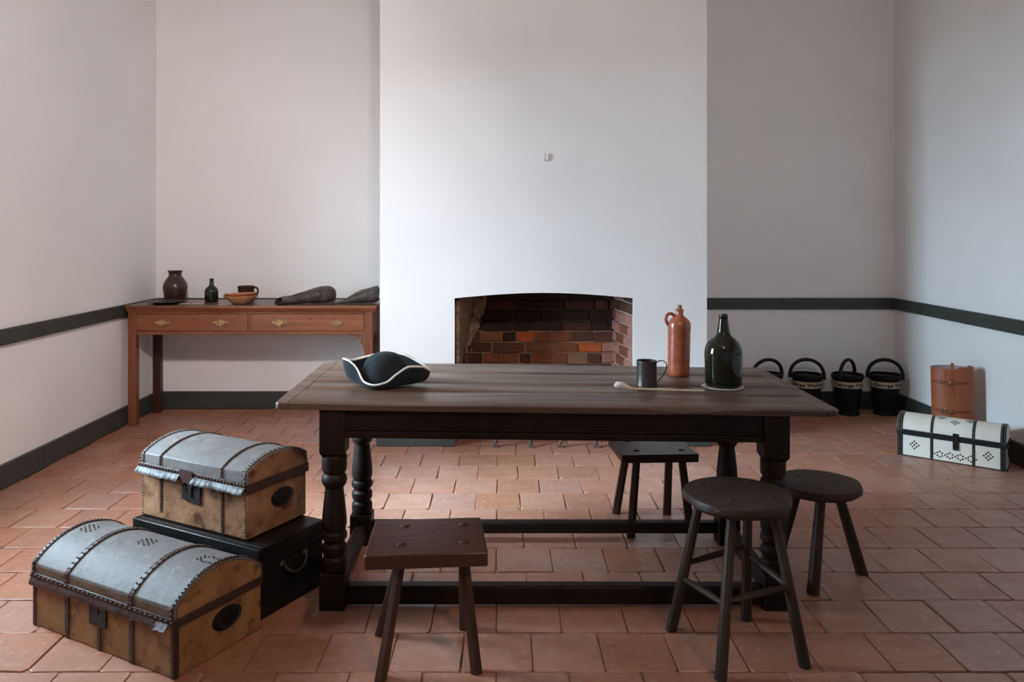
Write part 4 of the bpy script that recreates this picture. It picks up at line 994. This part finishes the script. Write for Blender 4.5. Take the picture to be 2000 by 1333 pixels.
def bucket(x, y, label, tstart, bail_rot, lean, end_drop, hmat):
    o = thing('fire_bucket', label, 'bucket', (x, y, 0), 0, 'leather fire buckets along the back wall')
    MB().lathe(BPROF, 40).build('body', M['bucket'], o, angle=50)
    MB().lathe([(.1035, .262), (.112, .266), (.115, .276), (.114, .290), (.109, .297), (.103, .297), (.100, .288), (.098, .275)], 40, cap=False).build('rim', M['bucket'], o, angle=60)
    MB().lathe([(.099, .279), (.07, .281), (0, .283)], 32, cap=True).build('cover', hmat, o, angle=60)
    # cream band with lettering
    z0, z1 = .203, .250; n = 60; g = [[(rr * math.cos(a), rr * math.sin(a), z) for a in [2 * math.pi * k / n for k in range(n + 1)]] for rr, z in ((brad(z0) + .0014, z0), (brad(z1) + .0014, z1))]
    lb = MB().sheet(g, .0012).build('name_band', M['label'], o, angle=60, label='cream band with dark lettering')
    ks = .365 / tw; vs = []
    for (tx, ty, _) in tv:
        z = .2155 + ty * .90; r_ = brad(z) + .0032; a = R(tstart) + (tx * ks) / .1; vs.append((r_ * math.cos(a), r_ * math.sin(a), z))
    m_ = MB().add(vs, tf); m_.build('lettering', M['ink'], lb, angle=0)
    ca, sa = math.cos(R(bail_rot)), math.sin(R(bail_rot))
    pts = []
    for k in range(25):
        a = math.pi * k / 24; u = -.122 * math.cos(a); hgt = .272 + .128 * math.sin(a) ** .85
        if k == 24: hgt -= end_drop
        ll = lean * math.sin(a); pts.append((u * ca - ll * sa, u * sa + ll * ca, hgt))
    MB().tube(pts, [.0130] * 25, 10).build('handle', M['black_leather'], o, angle=70)
    for s in (-1, 1): MB().tube([(s * .108 * ca, s * .108 * sa, .276), (s * .132 * ca, s * .132 * sa, .272)], .008, 8).build('handle_ring', M['iron'], o)
    return o
BYY = 5.915
bucket(1.995, BYY, 'black leather fire bucket nearest the table corner, only its rim and handle showing', 160, 12, -.02, .0, M['bucket_red'])
bucket(2.286, BYY - .02, 'black leather fire bucket half hidden by the table corner, second from the left', 163, -8, .01, .015, M['bucket'])
bucket(2.585, BYY - .025, 'black leather fire bucket with the narrowest upright handle, third from the left', 193, 42, .0, .0, M['bucket'])
bucket(2.862, BYY - .03, 'black leather fire bucket in the corner, nearest the right wall', 197, -14, .01, .015, M['bucket'])

# ================================================================== LEATHER SATCHEL
sx_, sy_ = 2.85, 4.985
sat = thing('leather_satchel', 'upright tan leather map case with two buckled straps against the right wall', 'satchel', (sx_, sy_, 0), R(-29.8), rot=(R(-1), R(-1.5), R(-29.8)))
A_, B_, HT = .112, .064, .500
def ell(a, off=0): return ((A_ + off) * math.cos(R(a)), (B_ + off) * math.sin(R(a)))
n = 56
ring = lambda off, z: [(*ell(360 * k / n, off), z + (.006 * math.sin(R(360 * k / n)) if z > .4 else 0)) for k in range(n)]
MB().loft([ring(0, .002), ring(.001, .25), ring(0, HT)], cap0=True, cap1=False).build('body', M['satchel'], sat, angle=60)
MB().loft([ring(0, HT), ring(-.004, HT + .001), ring(-.004, HT - .030)], cap0=False, cap1=True).build('lining', M['satchel_in'], sat, angle=40, label='pale lining in the open top')
# flap wrapping round the right side onto the front (front is -y, angle 270)
g = []
for i in range(25):
    t = i / 24; a = 281 + (400 - 281) * t
    top = HT + .010 - .034 * max(0, 1 - t / .10) ** 2
    row = []
    for j in range(9):
        z = .004 + (top - .004) * j / 8; sh = (5.5 * (z / HT) if t < .5 else 0) * (1 - t * 2 if t < .5 else 0)
        row.append((*ell(a - sh * .4, .011 + .006 * max(0, 1 - t * 5)), z))
    g.append(row)
MB().sheet(g, .007).build('flap', M['satchel'], sat, angle=60)
for zc in (.413, .236):
    gl_ = [[(*ell(a, o), z) for z in (zc - .009 * k, zc + .009 * k)] for a, o, k in [(206, .006, .15), (212, .006, .55), (220, .006, .9), (232, .006, 1), (244, .007, 1), (256, .010, 1), (266, .014, 1), (276, .018, .85), (286, .018, .8), (296, .017, .8), (306, .016, .8), (316, .016, .75), (322, .015, .3)]]
    MB().sheet(gl_, .004).build('strap', M['satchel_strap'], sat, angle=60)
    c = ell(258, .014); pts = []
    for k in range(20):
        a = 2 * math.pi * k / 20; pts.append((c[0] + .019 * math.cos(a) + .004, c[1] - .002, zc + .017 * math.sin(a)))
    MB().tube(pts, .0028, 8, closed=True).tube([(c[0] - .012, c[1] - .004, zc), (c[0] + .022, c[1] - .004, zc)], .002, 6).build('buckle', M['brass_bright'], sat)
    gk = [[(*ell(a, .011), z) for z in (zc - .012, zc + .012)] for a in (236, 241, 246)]
    MB().sheet(gk, .004).build('strap_keeper', M['satchel_strap'], sat)
MB().sheet([[(.010 + s, -.058 + yy, HT - .012 + zz) for yy, zz in ((-.002, -.01), (.004, .012), (.010, .028), (.012, .045))] for s in (-.0085, .0085)], .004).build('loop_strap', M['satchel'], sat)

# ================================================================== ANDIRONS, WALL HOOK, LAMP
def andiron(x, label):
    o = thing('andiron', label, 'andiron', (x, 4.985, 0), 0, 'pair of andirons in the fireplace')
    for s in (-1, 1):
        f = MB().tube(catmull([(0, .03, .16), (s * .05, .02, .135), (s * .095, .005, .075), (s * .112, 0, .03), (s * .115, 0, .010)], 5), [.011] * 17 + [.009] * 4, 8)
        f.prism([(s * .115 - .018, -.020), (s * .115 + .018, -.020), (s * .115 + .012, .014), (s * .115 - .012, .014)], lambda a, b, t: (a * (1 - .15 * t) + s * .115 * .15 * t, b, .012 * t))
        f.build('leg', M['andiron'], o)
    MB().lathe([(.016, 0), (.018, .02), (.012, .05), (.011, .14), (.019, .16), (.024, .18), (.019, .20), (.008, .212), (0, .215)], 16, (0, .03, .15)).build('post', M['andiron'], o)
    MB().box(-.010, .010, .03, .44, .150, .170).box(-.010, .010, .42, .44, 0, .150).build('log_bar', M['andiron'], o, bevel=.002)
    return o
andiron(.086, 'left iron andiron of the pair standing in the hearth')
andiron(.496, 'right iron andiron of the pair standing in the hearth')
hk = thing('wall_hook', 'small white painted hook high on the chimney breast', 'hook', (.297, CY, 1.826))
MB().prism([(-.006, -.026), (.006, -.026), (.010, 0), (.006, .026), (-.006, .026), (-.010, 0)], lambda a, b, t: (a - .014, -.010 * t, b)).build('back_plate', M['white_paint'], hk, bevel=.003)
MB().prism([(.0, -.024), (.012, -.020), (.017, -.004), (.012, .020), (.002, .024)], lambda a, b, t: (a + .001, -.018 * t, b)).build('hook', M['white_paint'], hk, bevel=.003)
for k, (p, a, watts, cone, tint) in enumerate(SPOTS):
    sp = thing('ceiling_spotlight', ['black ceiling spotlight aimed at the left wall', 'black ceiling spotlight aimed at the top of the chimney breast', 'black ceiling spotlight aimed down at the trunks'][k], 'spotlight', (p[0], p[1], ZC), 0, 'ceiling spotlights')
    d = (Vector(a) - Vector(p)).normalized(); q = d.to_track_quat('-Z', 'Y'); off = Vector((0, 0, p[2] - ZC))
    MB().lathe([(0, 0), (.045, 0), (.045, -.02), (0, -.02)], 20).build('mount', M['iron'], sp)
    MB().tube([(0, 0, -.015), tuple(off)], .008, 8).build('stem', M['iron'], sp)
    can = MB().lathe([(.030, .07), (.045, .06), (.050, .0), (.052, -.03), (.047, -.03), (.044, .02), (.0, .03)], 24); can.v = [tuple(q @ Vector(v) + off) for v in can.v]
    can.build('housing', M['iron'], sp)
    ld = bpy.data.lights.new('spot_lamp', 'SPOT'); ld.energy = watts; ld.color = tint; ld.spot_size = R(cone); ld.spot_blend = 1.0; ld.shadow_soft_size = .12
    lo = bpy.data.objects.new('spot_lamp', ld); COL.objects.link(lo); lo.location = Vector(p) + d * .02; lo.rotation_euler = q.to_euler()
